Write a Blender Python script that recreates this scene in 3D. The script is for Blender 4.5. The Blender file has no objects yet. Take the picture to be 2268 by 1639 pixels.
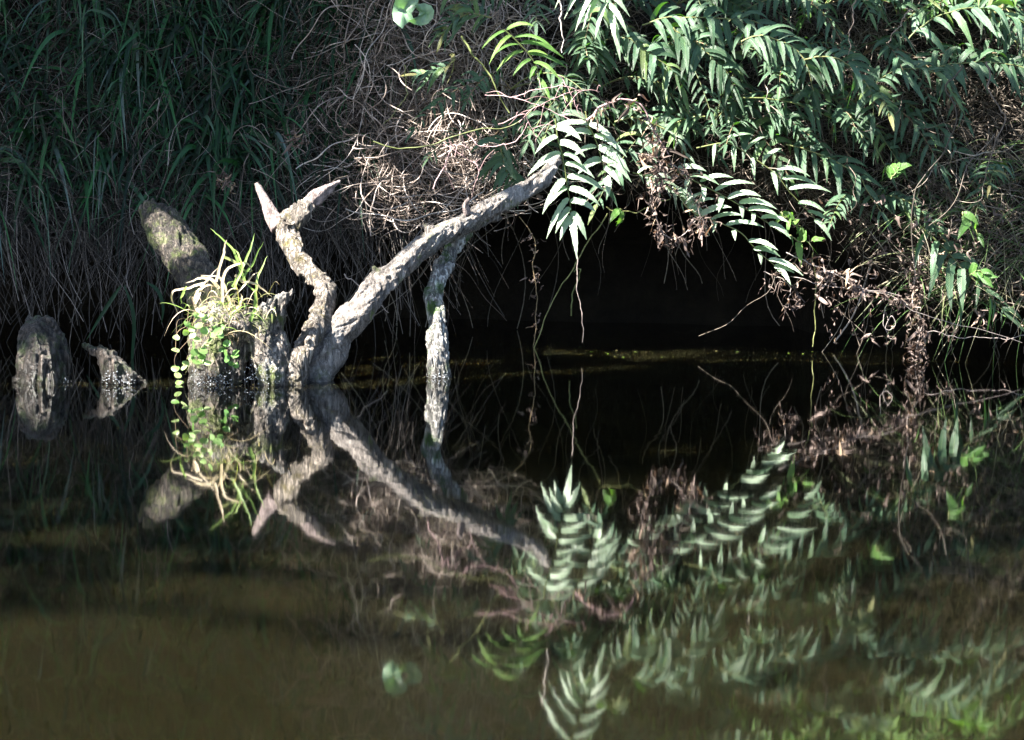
import bpy, math, random
import numpy as np
from mathutils import Matrix, Vector, noise
SEED = 7
rs = np.random.RandomState(SEED)
random.seed(SEED)
scene = bpy.context.scene
col = scene.collection

# ------------------------------------------------------------------ camera
W, H = 2268.0, 1639.0            # working pixel grid used while measuring the photograph
LENS = 70.0
F = W * LENS / 36.0
CAM_H = 0.70
PITCH = math.atan((819.5 - 345.0) / F)
cam = bpy.data.cameras.new('camera'); cam.lens = LENS; cam.sensor_width = 36.0
cam.clip_start = 0.05; cam.clip_end = 300
co = bpy.data.objects.new('camera', cam); col.objects.link(co)
CM = Matrix.Translation((0, 0, CAM_H)) @ Matrix.Rotation(math.pi/2 - PITCH, 4, 'X') @ Matrix.Rotation(0.022, 4, 'Z')
co.matrix_world = CM
scene.camera = co
cam.dof.use_dof = True; cam.dof.focus_distance = 6.55; cam.dof.aperture_fstop = 16.0
R3 = np.array(CM.to_3x3())
def P(x, y, d):
    v = R3 @ np.array([(x - W/2)/F, -(y - H/2)/F, -1.0])
    t = d / v[1]
    return np.array([0, 0, CAM_H]) + v*t
def PP(pts, d=None):
    return np.array([P(p[0], p[1], p[2] if len(p) > 2 else d) for p in pts])

# ------------------------------------------------------------------ light
S = np.array([-0.60, -0.27, 0.75]); S /= np.linalg.norm(S)
sun = bpy.data.lights.new('sun', 'SUN'); sun.energy = 5.0; sun.angle = math.radians(0.53); sun.color = (1.0, 0.955, 0.88)
so = bpy.data.objects.new('sun', sun); col.objects.link(so)
so.rotation_euler = Vector(S).to_track_quat('Z', 'Y').to_euler(); so.location = (-4, -3, 6)
world = bpy.data.worlds.new('World'); scene.world = world; world.use_nodes = True
nt = world.node_tree
sky = nt.nodes.new('ShaderNodeTexSky'); sky.sky_type = 'NISHITA'; sky.sun_disc = False
sky.sun_elevation = math.asin(S[2]); sky.sun_rotation = math.atan2(S[0], S[1])
nt.links.new(sky.outputs[0], nt.nodes['Background'].inputs[0]); nt.nodes['Background'].inputs[1].default_value = 0.05
scene.view_settings.view_transform = 'Standard'; scene.view_settings.look = 'None'
scene.view_settings.exposure = 3.3; scene.view_settings.gamma = 1.0
scene.cycles.use_denoising = True
scene.cycles.max_bounces = 8; scene.cycles.transparent_max_bounces = 8

# ------------------------------------------------------------------ materials
def newmat(name):
    m = bpy.data.materials.new(name); m.use_nodes = True
    t = m.node_tree; b = t.nodes['Principled BSDF']; return m, t, b
def N(t, kind, **kw):
    n = t.nodes.new(kind)
    for k, v in kw.items():
        if k in n.inputs.keys(): n.inputs[k].default_value = v
        else: setattr(n, k, v)
    return n
def ramp(t, fac, stops):
    r = t.nodes.new('ShaderNodeValToRGB'); e = r.color_ramp.elements
    while len(e) < len(stops): e.new(0.5)
    for i, (p, c) in enumerate(stops): e[i].position = p; e[i].color = (*c, 1)
    t.links.new(fac, r.inputs[0]); return r
def mixc(t, f, a, b, mode='MIX'):
    m = t.nodes.new('ShaderNodeMix'); m.data_type = 'RGBA'; m.blend_type = mode
    for s, v in ((m.inputs[0], f), (m.inputs[6], a), (m.inputs[7], b)):
        if hasattr(v, 'links'): t.links.new(v, s)
        elif isinstance(v, tuple): s.default_value = (*v, 1)
        else: s.default_value = v
    return m.outputs[2]
def math_(t, op, a, b=0.5, c=0.5, clamp=False):
    m = t.nodes.new('ShaderNodeMath'); m.operation = op; m.use_clamp = clamp
    for i, v in enumerate((a, b, c)):
        if hasattr(v, 'links'): t.links.new(v, m.inputs[i])
        else: m.inputs[i].default_value = v
    return m.outputs[0]

def leaf_mat(name, stops, trans=0.3, rough=0.45, spec=0.5, tcol=(0.30, 0.45, 0.05), veins=0.0, mottled=0.25):
    m, t, b = newmat(name)
    at = N(t, 'ShaderNodeAttribute', attribute_name='rnd')
    r = ramp(t, at.outputs['Fac'], stops)
    tc = N(t, 'ShaderNodeTexCoord')
    nz = N(t, 'ShaderNodeTexNoise', Scale=38.0, Detail=4.0); t.links.new(tc.outputs['Object'], nz.inputs['Vector'])
    nr = ramp(t, nz.outputs['Fac'], [(0.35, (1-mottled,)*3), (0.65, (1+mottled*0.6,)*3)])
    c = mixc(t, 1.0, r.outputs[0], nr.outputs[0], 'MULTIPLY')
    b.inputs['Roughness'].default_value = rough
    b.inputs['Specular IOR Level'].default_value = spec
    bump = N(t, 'ShaderNodeBump', Strength=0.35, Distance=0.002)
    if veins > 0:
        uv = N(t, 'ShaderNodeUVMap', uv_map='UVMap'); sp = N(t, 'ShaderNodeSeparateXYZ'); t.links.new(uv.outputs[0], sp.inputs[0])
        au = math_(t, 'ABSOLUTE', math_(t, 'SUBTRACT', sp.outputs[0], 0.5))
        ph = math_(t, 'SUBTRACT', math_(t, 'MULTIPLY', sp.outputs[1], 22.0), math_(t, 'MULTIPLY', au, 5.0))
        sn = math_(t, 'ABSOLUTE', math_(t, 'SINE', math_(t, 'MULTIPLY', ph, 3.1416)))
        mid = math_(t, 'GREATER_THAN', au, 0.035)
        line = math_(t, 'MINIMUM', math_(t, 'POWER', sn, 0.5), math_(t, 'ADD', mid, 0.2))
        c = mixc(t, math_(t, 'MULTIPLY', math_(t, 'SUBTRACT', 1.0, line, clamp=True), veins), c, (0.22, 0.30, 0.12))
        t.links.new(line, bump.inputs['Height'])
        bump.inputs['Strength'].default_value = 0.8
    else:
        t.links.new(nz.outputs['Fac'], bump.inputs['Height'])
    t.links.new(bump.outputs[0], b.inputs['Normal'])
    t.links.new(c, b.inputs['Base Color'])
    if trans > 0:
        tr = N(t, 'ShaderNodeBsdfTranslucent')
        t.links.new(mixc(t, 1.0, c, tuple(v*4 for v in tcol), 'MULTIPLY'), tr.inputs['Color'])
        mx = N(t, 'ShaderNodeMixShader'); mx.inputs[0].default_value = trans
        t.links.new(b.outputs[0], mx.inputs[1]); t.links.new(tr.outputs[0], mx.inputs[2])
        t.links.new(mx.outputs[0], t.nodes['Material Output'].inputs[0])
    return m

def wood_mat(name, dark, light, moss=0.4, mosscol=(0.085, 0.11, 0.02), axis=(0, 0, 1), pale=0.0, rough=0.75, crack=1.0):
    m, t, b = newmat(name)
    tc = N(t, 'ShaderNodeTexCoord'); geo = N(t, 'ShaderNodeNewGeometry')
    # squash coordinates along the limb so the grain runs lengthwise
    rot = Vector(axis).rotation_difference(Vector((0, 0, 1))).to_euler()
    mp = N(t, 'ShaderNodeMapping'); mp.inputs['Rotation'].default_value = rot; mp.inputs['Scale'].default_value = (1, 1, 0.28)
    t.links.new(tc.outputs['Object'], mp.inputs[0])
    mg = N(t, 'ShaderNodeMapping'); mg.inputs['Rotation'].default_value = rot; mg.inputs['Scale'].default_value = (1, 1, 0.10)
    t.links.new(tc.outputs['Object'], mg.inputs[0])
    n1 = N(t, 'ShaderNodeTexNoise', Scale=26.0, Detail=9.0, Roughness=0.72, Distortion=0.6); t.links.new(mp.outputs[0], n1.inputs['Vector'])
    n2 = N(t, 'ShaderNodeTexNoise', Scale=120.0, Detail=5.0, Roughness=0.7, Distortion=0.8); t.links.new(mg.outputs[0], n2.inputs['Vector'])
    n3 = N(t, 'ShaderNodeTexNoise', Scale=9.0, Detail=6.0, Roughness=0.6); t.links.new(tc.outputs['Object'], n3.inputs['Vector'])
    n5 = N(t, 'ShaderNodeTexNoise', Scale=48.0, Detail=6.0, Roughness=0.65, Distortion=1.2); t.links.new(mg.outputs[0], n5.inputs['Vector'])
    # narrow dark cracks where the stretched noise crosses its middle value
    cr = math_(t, 'MULTIPLY', math_(t, 'ABSOLUTE', math_(t, 'SUBTRACT', n5.outputs['Fac'], 0.5)), 14.0, clamp=True)
    base = ramp(t, n1.outputs['Fac'], [(0.36, tuple(a*0.7 for a in dark)), (0.5, tuple(a*0.45+c*0.55 for a, c in zip(dark, light))), (0.64, light)])
    c = mixc(t, 1.0, base.outputs[0], ramp(t, n2.outputs['Fac'], [(0.36, (0.45,)*3), (0.62, (1.2,)*3)]).outputs[0], 'MULTIPLY')
    c = mixc(t, math_(t, 'MULTIPLY', math_(t, 'SUBTRACT', 1.0, cr), 0.85*crack, clamp=True), c, tuple(v*0.2 for v in dark))
    if pale > 0:
        pm = ramp(t, n3.outputs['Fac'], [(0.52, (0, 0, 0)), (0.62, (pale,)*3)])
        c = mixc(t, math_(t, 'MULTIPLY', pm.outputs[0], n1.outputs['Fac']), c, (0.50, 0.50, 0.48))
    if moss > 0:
        n4 = N(t, 'ShaderNodeTexNoise', Scale=13.0, Detail=9.0, Roughness=0.72); t.links.new(tc.outputs['Object'], n4.inputs['Vector'])
        mm = ramp(t, n4.outputs['Fac'], [(0.60 - 0.22*moss, (0, 0, 0)), (0.72 - 0.22*moss, (1, 1, 1))])
        c = mixc(t, mm.outputs[0], c, mixc(t, n2.outputs['Fac'], tuple(v*0.5 for v in mosscol), tuple(v*1.6 for v in mosscol)))
    sp = N(t, 'ShaderNodeSeparateXYZ'); t.links.new(geo.outputs['Position'], sp.inputs[0])
    z = math_(t, 'ADD', sp.outputs[2], math_(t, 'MULTIPLY', math_(t, 'SUBTRACT', n3.outputs['Fac'], 0.5), 0.16))
    wet = math_(t, 'SUBTRACT', 1.0, math_(t, 'MULTIPLY', z, 16.0), clamp=True)
    c = mixc(t, math_(t, 'MULTIPLY', wet, 0.8), c, (0.018, 0.015, 0.012))
    t.links.new(c, b.inputs['Base Color'])
    rr = math_(t, 'SUBTRACT', rough, math_(t, 'MULTIPLY', wet, rough - 0.22)); t.links.new(rr, b.inputs['Roughness'])
    hgt = math_(t, 'ADD', math_(t, 'MULTIPLY', cr, 0.6*crack), math_(t, 'ADD', n1.outputs['Fac'], math_(t, 'MULTIPLY', n2.outputs['Fac'], 0.5)))
    bump = N(t, 'ShaderNodeBump', Strength=1.0, Distance=0.014); t.links.new(hgt, bump.inputs['Height'])
    t.links.new(bump.outputs[0], b.inputs['Normal'])
    return m

def stem_mat(name, stops, rough=0.7):
    m, t, b = newmat(name)
    at = N(t, 'ShaderNodeAttribute', attribute_name='rnd')
    r = ramp(t, at.outputs['Fac'], stops)
    tc = N(t, 'ShaderNodeTexCoord'); nz = N(t, 'ShaderNodeTexNoise', Scale=60.0, Detail=3.0); t.links.new(tc.outputs['Object'], nz.inputs['Vector'])
    c = mixc(t, 1.0, r.outputs[0], ramp(t, nz.outputs['Fac'], [(0.3, (0.6,)*3), (0.7, (1.3,)*3)]).outputs[0], 'MULTIPLY')
    t.links.new(c, b.inputs['Base Color']); b.inputs['Roughness'].default_value = rough
    b.inputs['Specular IOR Level'].default_value = 0.35
    return m

M = {}
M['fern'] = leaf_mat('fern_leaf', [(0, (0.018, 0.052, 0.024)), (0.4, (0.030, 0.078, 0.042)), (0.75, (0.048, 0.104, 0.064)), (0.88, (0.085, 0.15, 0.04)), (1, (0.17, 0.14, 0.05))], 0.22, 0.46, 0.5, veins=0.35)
M['fern_sunlit'] = leaf_mat('sunlit_fern_leaf', [(0, (0.10, 0.17, 0.10)), (0.5, (0.20, 0.28, 0.19)), (1, (0.30, 0.38, 0.28))], 0.22, 0.36, 0.9, veins=0.45)  # paler copy of the fern leaf, full sun put into its colour
M['fern_bright'] = leaf_mat('bright_backlit_fern_leaf', [(0, (0.06, 0.16, 0.03)), (0.6, (0.10, 0.22, 0.04)), (1, (0.17, 0.29, 0.06))], 0.4, 0.42, 0.5, tcol=(0.30, 0.34, 0.12), veins=0.25)  # yellow green of backlit fronds, light put into the colour; sprigs share it
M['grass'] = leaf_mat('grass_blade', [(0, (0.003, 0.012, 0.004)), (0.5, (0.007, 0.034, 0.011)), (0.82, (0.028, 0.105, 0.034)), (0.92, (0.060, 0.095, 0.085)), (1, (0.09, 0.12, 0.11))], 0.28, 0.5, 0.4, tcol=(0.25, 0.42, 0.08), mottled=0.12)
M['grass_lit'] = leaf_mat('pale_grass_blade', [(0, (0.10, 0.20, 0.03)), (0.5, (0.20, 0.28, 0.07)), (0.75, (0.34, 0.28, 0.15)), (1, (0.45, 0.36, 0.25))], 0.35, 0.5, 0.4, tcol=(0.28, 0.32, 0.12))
M['wispy'] = leaf_mat('thin_dry_grass_blade', [(0, (0.05, 0.12, 0.03)), (0.4, (0.10, 0.16, 0.05)), (0.7, (0.17, 0.15, 0.09)), (1, (0.30, 0.26, 0.19))], 0.25, 0.5, 0.4, tcol=(0.28, 0.32, 0.12))
M['heart'] = leaf_mat('heart_shaped_leaf', [(0, (0.16, 0.28, 0.16)), (1, (0.24, 0.36, 0.24))], 0.3, 0.4, 0.6, tcol=(0.26, 0.34, 0.12))
M['round'] = leaf_mat('round_leaf', [(0, (0.06, 0.16, 0.03)), (0.5, (0.16, 0.27, 0.08)), (1, (0.28, 0.36, 0.15))], 0.35, 0.4, 0.5, tcol=(0.26, 0.34, 0.10))
M['straw'] = stem_mat('dead_straw', [(0, (0.015, 0.012, 0.010)), (0.5, (0.042, 0.034, 0.028)), (0.85, (0.09, 0.075, 0.063)), (1, (0.24, 0.21, 0.19))])
M['tangle'] = stem_mat('dry_stem', [(0, (0.08, 0.058, 0.045)), (0.5, (0.24, 0.19, 0.16)), (0.85, (0.39, 0.32, 0.28)), (1, (0.58, 0.51, 0.46))])
M['under'] = stem_mat('brown_undergrowth_stem', [(0, (0.05, 0.04, 0.03)), (0.5, (0.12, 0.095, 0.075)), (0.85, (0.2, 0.165, 0.13)), (1, (0.34, 0.30, 0.25))])
M['pink'] = stem_mat('pinkish_twig', [(0, (0.22, 0.13, 0.13)), (1, (0.42, 0.28, 0.28))])
M['stalk'] = stem_mat('green_stalk', [(0, (0.08, 0.10, 0.03)), (1, (0.18, 0.18, 0.07))], 0.5)
M['brownstalk'] = stem_mat('brown_stalk', [(0, (0.10, 0.07, 0.04)), (1, (0.22, 0.16, 0.09))])
M['vine'] = stem_mat('pale_vine', [(0, (0.20, 0.16, 0.14)), (1, (0.34, 0.29, 0.27))])
M['deadleaf'] = leaf_mat('withered_leaf', [(0, (0.045, 0.032, 0.026)), (0.5, (0.12, 0.088, 0.075)), (0.85, (0.21, 0.16, 0.14)), (1, (0.30, 0.21, 0.14))], 0.15, 0.75, 0.2, tcol=(0.3, 0.22, 0.15))
M['crown'] = leaf_mat('tree_leaf', [(0, (0.03, 0.07, 0.015)), (1, (0.06, 0.12, 0.03))], 0.15, 0.5, 0.5)

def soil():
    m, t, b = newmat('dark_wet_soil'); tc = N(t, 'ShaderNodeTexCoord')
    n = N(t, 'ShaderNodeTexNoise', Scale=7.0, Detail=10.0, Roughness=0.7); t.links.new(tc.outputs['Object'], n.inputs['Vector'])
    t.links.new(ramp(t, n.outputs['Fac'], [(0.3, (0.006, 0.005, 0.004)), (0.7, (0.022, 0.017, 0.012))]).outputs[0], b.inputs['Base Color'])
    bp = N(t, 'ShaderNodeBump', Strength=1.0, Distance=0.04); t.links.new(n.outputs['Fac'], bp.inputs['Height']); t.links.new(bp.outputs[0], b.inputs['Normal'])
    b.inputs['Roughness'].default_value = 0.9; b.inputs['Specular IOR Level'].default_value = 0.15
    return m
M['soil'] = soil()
def water():
    m, t, b = newmat('murky_creek_water'); tc = N(t, 'ShaderNodeTexCoord')
    def ns(sc, s, det=2.0, dist=0.0):
        mp = N(t, 'ShaderNodeMapping'); mp.inputs['Scale'].default_value = sc; t.links.new(tc.outputs['Object'], mp.inputs[0])
        n = N(t, 'ShaderNodeTexNoise', Scale=s, Detail=det, Distortion=dist); t.links.new(mp.outputs[0], n.inputs['Vector']); return n.outputs['Fac']
    a = ns((0.55, 1.5, 1), 3.2, 2.0, 0.3); c2 = ns((0.7, 1.4, 1), 11.0, 2.0); c3 = ns((0.3, 2.2, 1), 30.0, 1.0)
    patch = ns((0.35, 0.9, 1), 1.1, 2.0)
    pr = ramp(t, patch, [(0.42, (0.15,)*3), (0.62, (1,)*3)])
    fine = math_(t, 'MULTIPLY', math_(t, 'ADD', math_(t, 'MULTIPLY', c2, 0.07), math_(t, 'MULTIPLY', c3, 0.012)), pr.outputs[0])
    h = math_(t, 'ADD', math_(t, 'MULTIPLY', a, 0.35), fine)
    bp = N(t, 'ShaderNodeBump', Strength=1.0, Distance=0.00065); t.links.new(h, bp.inputs['Height']); t.links.new(bp.outputs[0], b.inputs['Normal'])
    silt = ns((0.5, 0.5, 1), 0.9, 3.0)
    t.links.new(ramp(t, silt, [(0.35, (0.0037, 0.0034, 0.0014)), (0.65, (0.0056, 0.0052, 0.0023))]).outputs[0], b.inputs['Base Color'])
    b.inputs['Subsurface Weight'].default_value = 1.0; b.inputs['Subsurface Radius'].default_value = (1, 0.8, 0.6); b.inputs['Subsurface Scale'].default_value = 0.25
    b.inputs['Roughness'].default_value = 0.032; b.inputs['IOR'].default_value = 1.58
    return m
M['water'] = water()
def foam():
    m, t, b = newmat('water_bubbles'); b.inputs['Base Color'].default_value = (0.5, 0.52, 0.55, 1); b.inputs['Roughness'].default_value = 0.08
    b.inputs['Transmission Weight'].default_value = 0.5
    return m
M['foam'] = foam()

# ------------------------------------------------------------------ mesh building
def tag(o, label=None, cat=None, group=None, kind=None):
    if label: o['label'] = label
    if cat: o['category'] = cat
    if group: o['group'] = group
    if kind: o['kind'] = kind
    return o
def empty(name, loc):
    o = bpy.data.objects.new(name, None); col.objects.link(o); o.location = tuple(loc); o.empty_display_size = 0.05; return o

class MB:
    def __init__(s): s.v = []; s.f4 = []; s.uv = []; s.r = []; s.n = 0
    def add(s, v, f, uv=None, r=None):
        s.v.append(v.reshape(-1, 3)); s.f4.append(f.reshape(-1, 4) + s.n)
        k = len(s.v[-1]); s.uv.append(uv.reshape(-1, 2) if uv is not None else np.zeros((k, 2)))
        s.r.append(r.reshape(-1) if r is not None else np.full(k, 0.5)); s.n += k
    def strands(s, path, rad, sides=3, rnd=None):
        """path (n,k,3) rad (n,k)"""
        path = np.asarray(path, float); n, k, _ = path.shape
        rad = np.broadcast_to(rad, (n, k))
        T = np.gradient(path, axis=1); T /= np.linalg.norm(T, axis=2, keepdims=True) + 1e-9
        ref = np.tile(np.array([0.31, 0.85, 0.42]), (n, k, 1))
        A = np.cross(T, ref); A /= np.linalg.norm(A, axis=2, keepdims=True) + 1e-9
        B = np.cross(T, A)
        an = np.arange(sides)*2*np.pi/sides
        v = path[:, :, None] + rad[:, :, None, None]*(np.cos(an)[None, None, :, None]*A[:, :, None] + np.sin(an)[None, None, :, None]*B[:, :, None])
        i = np.arange(n)[:, None, None]*k*sides; j = np.arange(k-1)[None, :, None]*sides; q = np.arange(sides)[None, None, :]; q2 = (q+1) % sides
        f = np.stack(np.broadcast_arrays(i+j+q, i+j+q2, i+j+sides+q2, i+j+sides+q), -1)
        if rnd is None: rnd = rs.rand(n)
        s.add(v, f, None, np.broadcast_to(np.asarray(rnd)[:, None, None], (n, k, sides)).copy())
    def ribbons(s, path, wid, nrm, fold=0.25, rnd=None, side_only=None):
        path = np.asarray(path, float); n, k, _ = path.shape
        wid = np.broadcast_to(wid, (n, k)); nrm = np.asarray(nrm, float)
        if nrm.ndim == 2: nrm = np.broadcast_to(nrm[:, None], (n, k, 3))
        T = np.gradient(path, axis=1); T /= np.linalg.norm(T, axis=2, keepdims=True) + 1e-9
        B = np.cross(T, nrm); B /= np.linalg.norm(B, axis=2, keepdims=True) + 1e-9
        NN = np.cross(B, T)
        w = wid[:, :, None]
        L = path - B*w + NN*w*fold; Rr = path + B*w + NN*w*fold
        v = np.stack([L, path, Rr], 2)
        u = np.broadcast_to(np.array([0, .5, 1.])[None, None, :], (n, k, 3)); vv = np.broadcast_to(np.linspace(0, 1, k)[None, :, None], (n, k, 3))
        i = np.arange(n)[:, None, None]*k*3; j = np.arange(k-1)[None, :, None]*3; q = np.arange(2)[None, None, :]
        f = np.stack(np.broadcast_arrays(i+j+q, i+j+q+1, i+j+3+q+1, i+j+3+q), -1)
        if rnd is None: rnd = rs.rand(n)
        s.add(v, f, np.stack([u, vv], -1).copy(), np.broadcast_to(np.asarray(rnd)[:, None, None], (n, k, 3)).copy())
    def build(s, name, mat, parent=None, origin=None, smooth=True):
        v = np.concatenate(s.v); f = np.concatenate(s.f4)
        if origin is None: origin = np.zeros(3) if parent is None else np.array(parent.location)
        me = bpy.data.meshes.new(name)
        v = v - origin
        me.vertices.add(len(v)); me.vertices.foreach_set('co', v.astype(np.float32).ravel())
        me.loops.add(len(f)*4); me.loops.foreach_set('vertex_index', f.astype(np.int32).ravel())
        me.polygons.add(len(f)); me.polygons.foreach_set('loop_start', np.arange(0, len(f)*4, 4, dtype=np.int32))
        me.update(calc_edges=True)
        if smooth: me.polygons.foreach_set('use_smooth', np.ones(len(f), dtype=bool))
        uv = np.concatenate(s.uv); ul = me.uv_layers.new(name='UVMap'); ul.data.foreach_set('uv', uv[f.ravel()].astype(np.float32).ravel())
        a = me.attributes.new('rnd', 'FLOAT', 'POINT'); a.data.foreach_set('value', np.concatenate(s.r).astype(np.float32))
        me.materials.append(mat)
        o = bpy.data.objects.new(name, me); col.objects.link(o)
        if parent is not None: o.parent = parent
        else: o.location = tuple(origin)
        return o

def smooth_path(ctrl, k, wob=0.0, seed=0):
    """Catmull-Rom through ctrl (m,c) resampled at k points"""
    c = np.asarray(ctrl, float)
    c2 = np.vstack([2*c[0]-c[1], c, 2*c[-1]-c[-2]])
    m = len(c)-1; t = np.linspace(0, m-1e-6, k); i = t.astype(int); u = (t-i)[:, None]
    p0, p1, p2, p3 = c2[i], c2[i+1], c2[i+2], c2[i+3]
    out = 0.5*((2*p1)+(-p0+p2)*u+(2*p0-5*p1+4*p2-p3)*u*u+(-p0+3*p1-3*p2+p3)*u**3)
    if wob > 0:
        r = np.random.RandomState(seed+11)
        for fr in (3, 7, 13):
            ph = r.rand(3)*6.28
            out[:, :3] += wob/fr*2.2*np.sin(np.linspace(0, fr*2.2, k)[:, None]*2 + ph)
    return out
def vec(*a): return np.array(a, float)
def unit(a): a = np.asarray(a, float); return a/(np.linalg.norm(a, axis=-1, keepdims=True)+1e-9)

# ------------------------------------------------------------------ bank shape
def lip(x):   # height of the lower edge of the overhang
    return np.interp(x, [-2.4, -1.3, -0.8, -0.3, 0.2, 0.9, 1.25, 1.5, 2.6], [0.34, 0.36, 0.42, 0.46, 0.57, 0.55, 0.40, 0.24, 0.18])
def fbm(x, z, s=1.0):
    return (np.sin(x*2.1*s+1.3)+np.sin(z*3.3*s+x*1.7*s)+0.6*np.sin(x*5.7*s+z*4.1*s+2)+0.4*np.sin(x*9.3*s-z*7*s))/3.0
def YB(x, z):
    return 7.36 + 0.50*np.maximum(z-0.5, 0)**1.1 + 0.07*fbm(x, z) - 0.10*np.clip(x-1.0, 0, 1) - 0.06*np.clip(-x-0.8, 0, 1)
nx = 160
X = np.concatenate([np.linspace(-14, -3, 14)[:-1], np.linspace(-3, 3, nx), np.linspace(3, 14, 14)[1:]])
prof = []
for x in X:
    l = lip(np.clip(x, -2.6, 2.6))
    back = 8.5 if x < 1.2 else 8.2
    pts = [(-12, -0.9), (4, -0.8), (7.2, -0.6), (8.2, -0.35), (back, -0.05), (back-0.05, l*0.6), (back-0.35, l*0.92), (YB(x, l)+0.22, l*1.0), (YB(x, l)+0.03, l+0.05)]
    for z in np.linspace(l+0.12, 2.1, 12): pts.append((YB(x, z), z))
    pts += [(YB(x, 2.1)+0.5, 2.5), (10.5, 3.0), (14, 3.4), (60, 5)]
    prof.append(pts)
prof = np.array(prof)
nX, nS = prof.shape[:2]
V = np.zeros((nX, nS, 3)); V[:, :, 0] = X[:, None]; V[:, :, 1] = prof[:, :, 0]; V[:, :, 2] = prof[:, :, 1]
for a in range(nX):
    for b in range(3, nS-2):
        n = noise.noise(Vector(V[a, b]*3.5))*0.07 + noise.noise(Vector(V[a, b]*9))*0.03
        V[a, b, 1] += n; V[a, b, 2] += n*0.4
V[0, :, 0] = -60; V[-1, :, 0] = 60
mb = MB(); i = np.arange(nX-1)[:, None]*nS; j = np.arange(nS-1)[None, :]
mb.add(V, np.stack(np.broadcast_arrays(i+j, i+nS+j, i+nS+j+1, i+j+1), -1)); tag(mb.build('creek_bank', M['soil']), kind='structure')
mb = MB(); mb.add(np.array([[-60, -12, 0], [60, -12, 0], [60, 8.9, 0], [-60, 8.9, 0]], float), np.array([[0, 1, 2, 3]])); tag(mb.build('water', M['water'], smooth=False), kind='structure')
# near bank behind the photographer, so the creek has two sides
mb = MB()
gx = np.linspace(-60, 60, 40); prof2 = [(-3.2, -0.5), (-3.8, 0.15), (-4.6, 0.6), (-8, 0.9), (-60, 1.5)]
V = np.array([[[x, p[0]+0.3*math.sin(x*1.3), p[1]+0.08*math.sin(x*2.3+k)] for k, p in enumerate(prof2)] for x in gx])
i = np.arange(39)[:, None]*5; j = np.arange(4)[None, :]
mb.add(V, np.stack(np.broadcast_arrays(i+j, i+5+j, i+5+j+1, i+j+1), -1)); tag(mb.build('near_bank_ground', M['soil']), kind='structure')

LIT = []    # (point, radius) that the sun must reach through the crowns
def lit(path, r): LIT.extend([(np.array(p[:3]), r) for p in path])

# ------------------------------------------------------------------ dead wood
def limb_mesh(name, limbs, mat, voxel=0.004, amp=0.006, axis=(0, 0, 1), parent=None, origin=None, seed=0, sides=18, plate=0.55, grain=1.0):
    verts = []; faces = []
    rr = np.random.RandomState(seed)
    for L in limbs:
        c = np.array([[*P(x, y, d), r*d/F] for x, y, d, r in L])
        k = max(10, len(L)*7)
        c = smooth_path(c, k); p = c[:, :3]; r = np.maximum(c[:, 3], 0.003)
        T = np.gradient(p, axis=0); T = unit(T)
        A = unit(np.cross(T, vec(0.2, 0.9, 0.3))); B = np.cross(T, A)
        ph = rr.rand(4)*6.28
        base = len(verts)
        for a in range(k):
            for q in range(sides):
                an = q*2*math.pi/sides
                rad = r[a]*(1+0.10*math.sin(2*an+ph[0]+a*0.1)+0.07*math.sin(3*an+ph[1]-a*0.13)+0.05*math.sin(5*an+ph[2]+a*.2))
                verts.append(p[a]+rad*(math.cos(an)*A[a]+math.sin(an)*B[a]))
        for a in range(k-1):
            for q in range(sides):
                faces.append((base+a*sides+q, base+a*sides+(q+1) % sides, base+(a+1)*sides+(q+1) % sides, base+(a+1)*sides+q))
        faces.append(tuple(base+q for q in range(sides))[::-1]); faces.append(tuple(base+(k-1)*sides+q for q in range(sides)))
    me = bpy.data.meshes.new(name+'_raw'); me.from_pydata([tuple(v) for v in verts], [], faces); me.update()
    o = bpy.data.objects.new(name+'_raw', me); col.objects.link(o)
    md = o.modifiers.new('r', 'REMESH'); md.mode = 'VOXEL'; md.voxel_size = voxel
    sm = o.modifiers.new('s', 'SMOOTH'); sm.iterations = 3
    dg = bpy.context.evaluated_depsgraph_get(); dg.update()
    m2 = bpy.data.meshes.new_from_object(o.evaluated_get(dg)); m2.name = name
    bpy.data.objects.remove(o); bpy.data.meshes.remove(me)
    n = len(m2.vertices); cc = np.zeros(n*3, np.float32); m2.vertices.foreach_get('co', cc); cc = cc.reshape(-1, 3)
    nn = np.zeros(n*3, np.float32); m2.vertices.foreach_get('normal', nn); nn = nn.reshape(-1, 3)
    ax = unit(vec(*axis)); q = cc - 0.88*min(grain, 1.08)*(cc@ax)[:, None]*ax
    d = np.zeros(n)
    for a in range(n):
        v = Vector(q[a]); v2 = Vector(cc[a])
        q2 = Vector(cc[a]*0.45 + q[a]*0.55)
        lumps = noise.noise(v2*14+Vector((seed, 0, 0)))
        gr = noise.noise(v*42); g2 = noise.noise(v*95)
        rid = 1-abs(noise.noise(v*30+Vector((0, seed, 3))))*2
        d[a] = amp*(1.3*lumps + 0.7*gr + 0.7*g2 + 0.45*noise.noise(q2*190) + plate*(noise.cell(q2*24 + noise.noise_vector(v2*40)*0.35)-0.5) - 1.0*max(0, rid-0.6)*2.5)
    cc = cc + nn*d[:, None]
    if origin is None: origin = P(*limbs[0][0][:3]) if parent is None else np.array(parent.location)
    m2.vertices.foreach_set('co', (cc-origin).astype(np.float32).ravel()); m2.polygons.foreach_set('use_smooth', np.ones(len(m2.polygons), bool))
    m2.materials.clear(); m2.materials.append(mat); m2.update()
    o = bpy.data.objects.new(name, m2); col.objects.link(o)
    if parent is not None: o.parent = parent
    else: o.location = tuple(origin)
    return o

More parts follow.
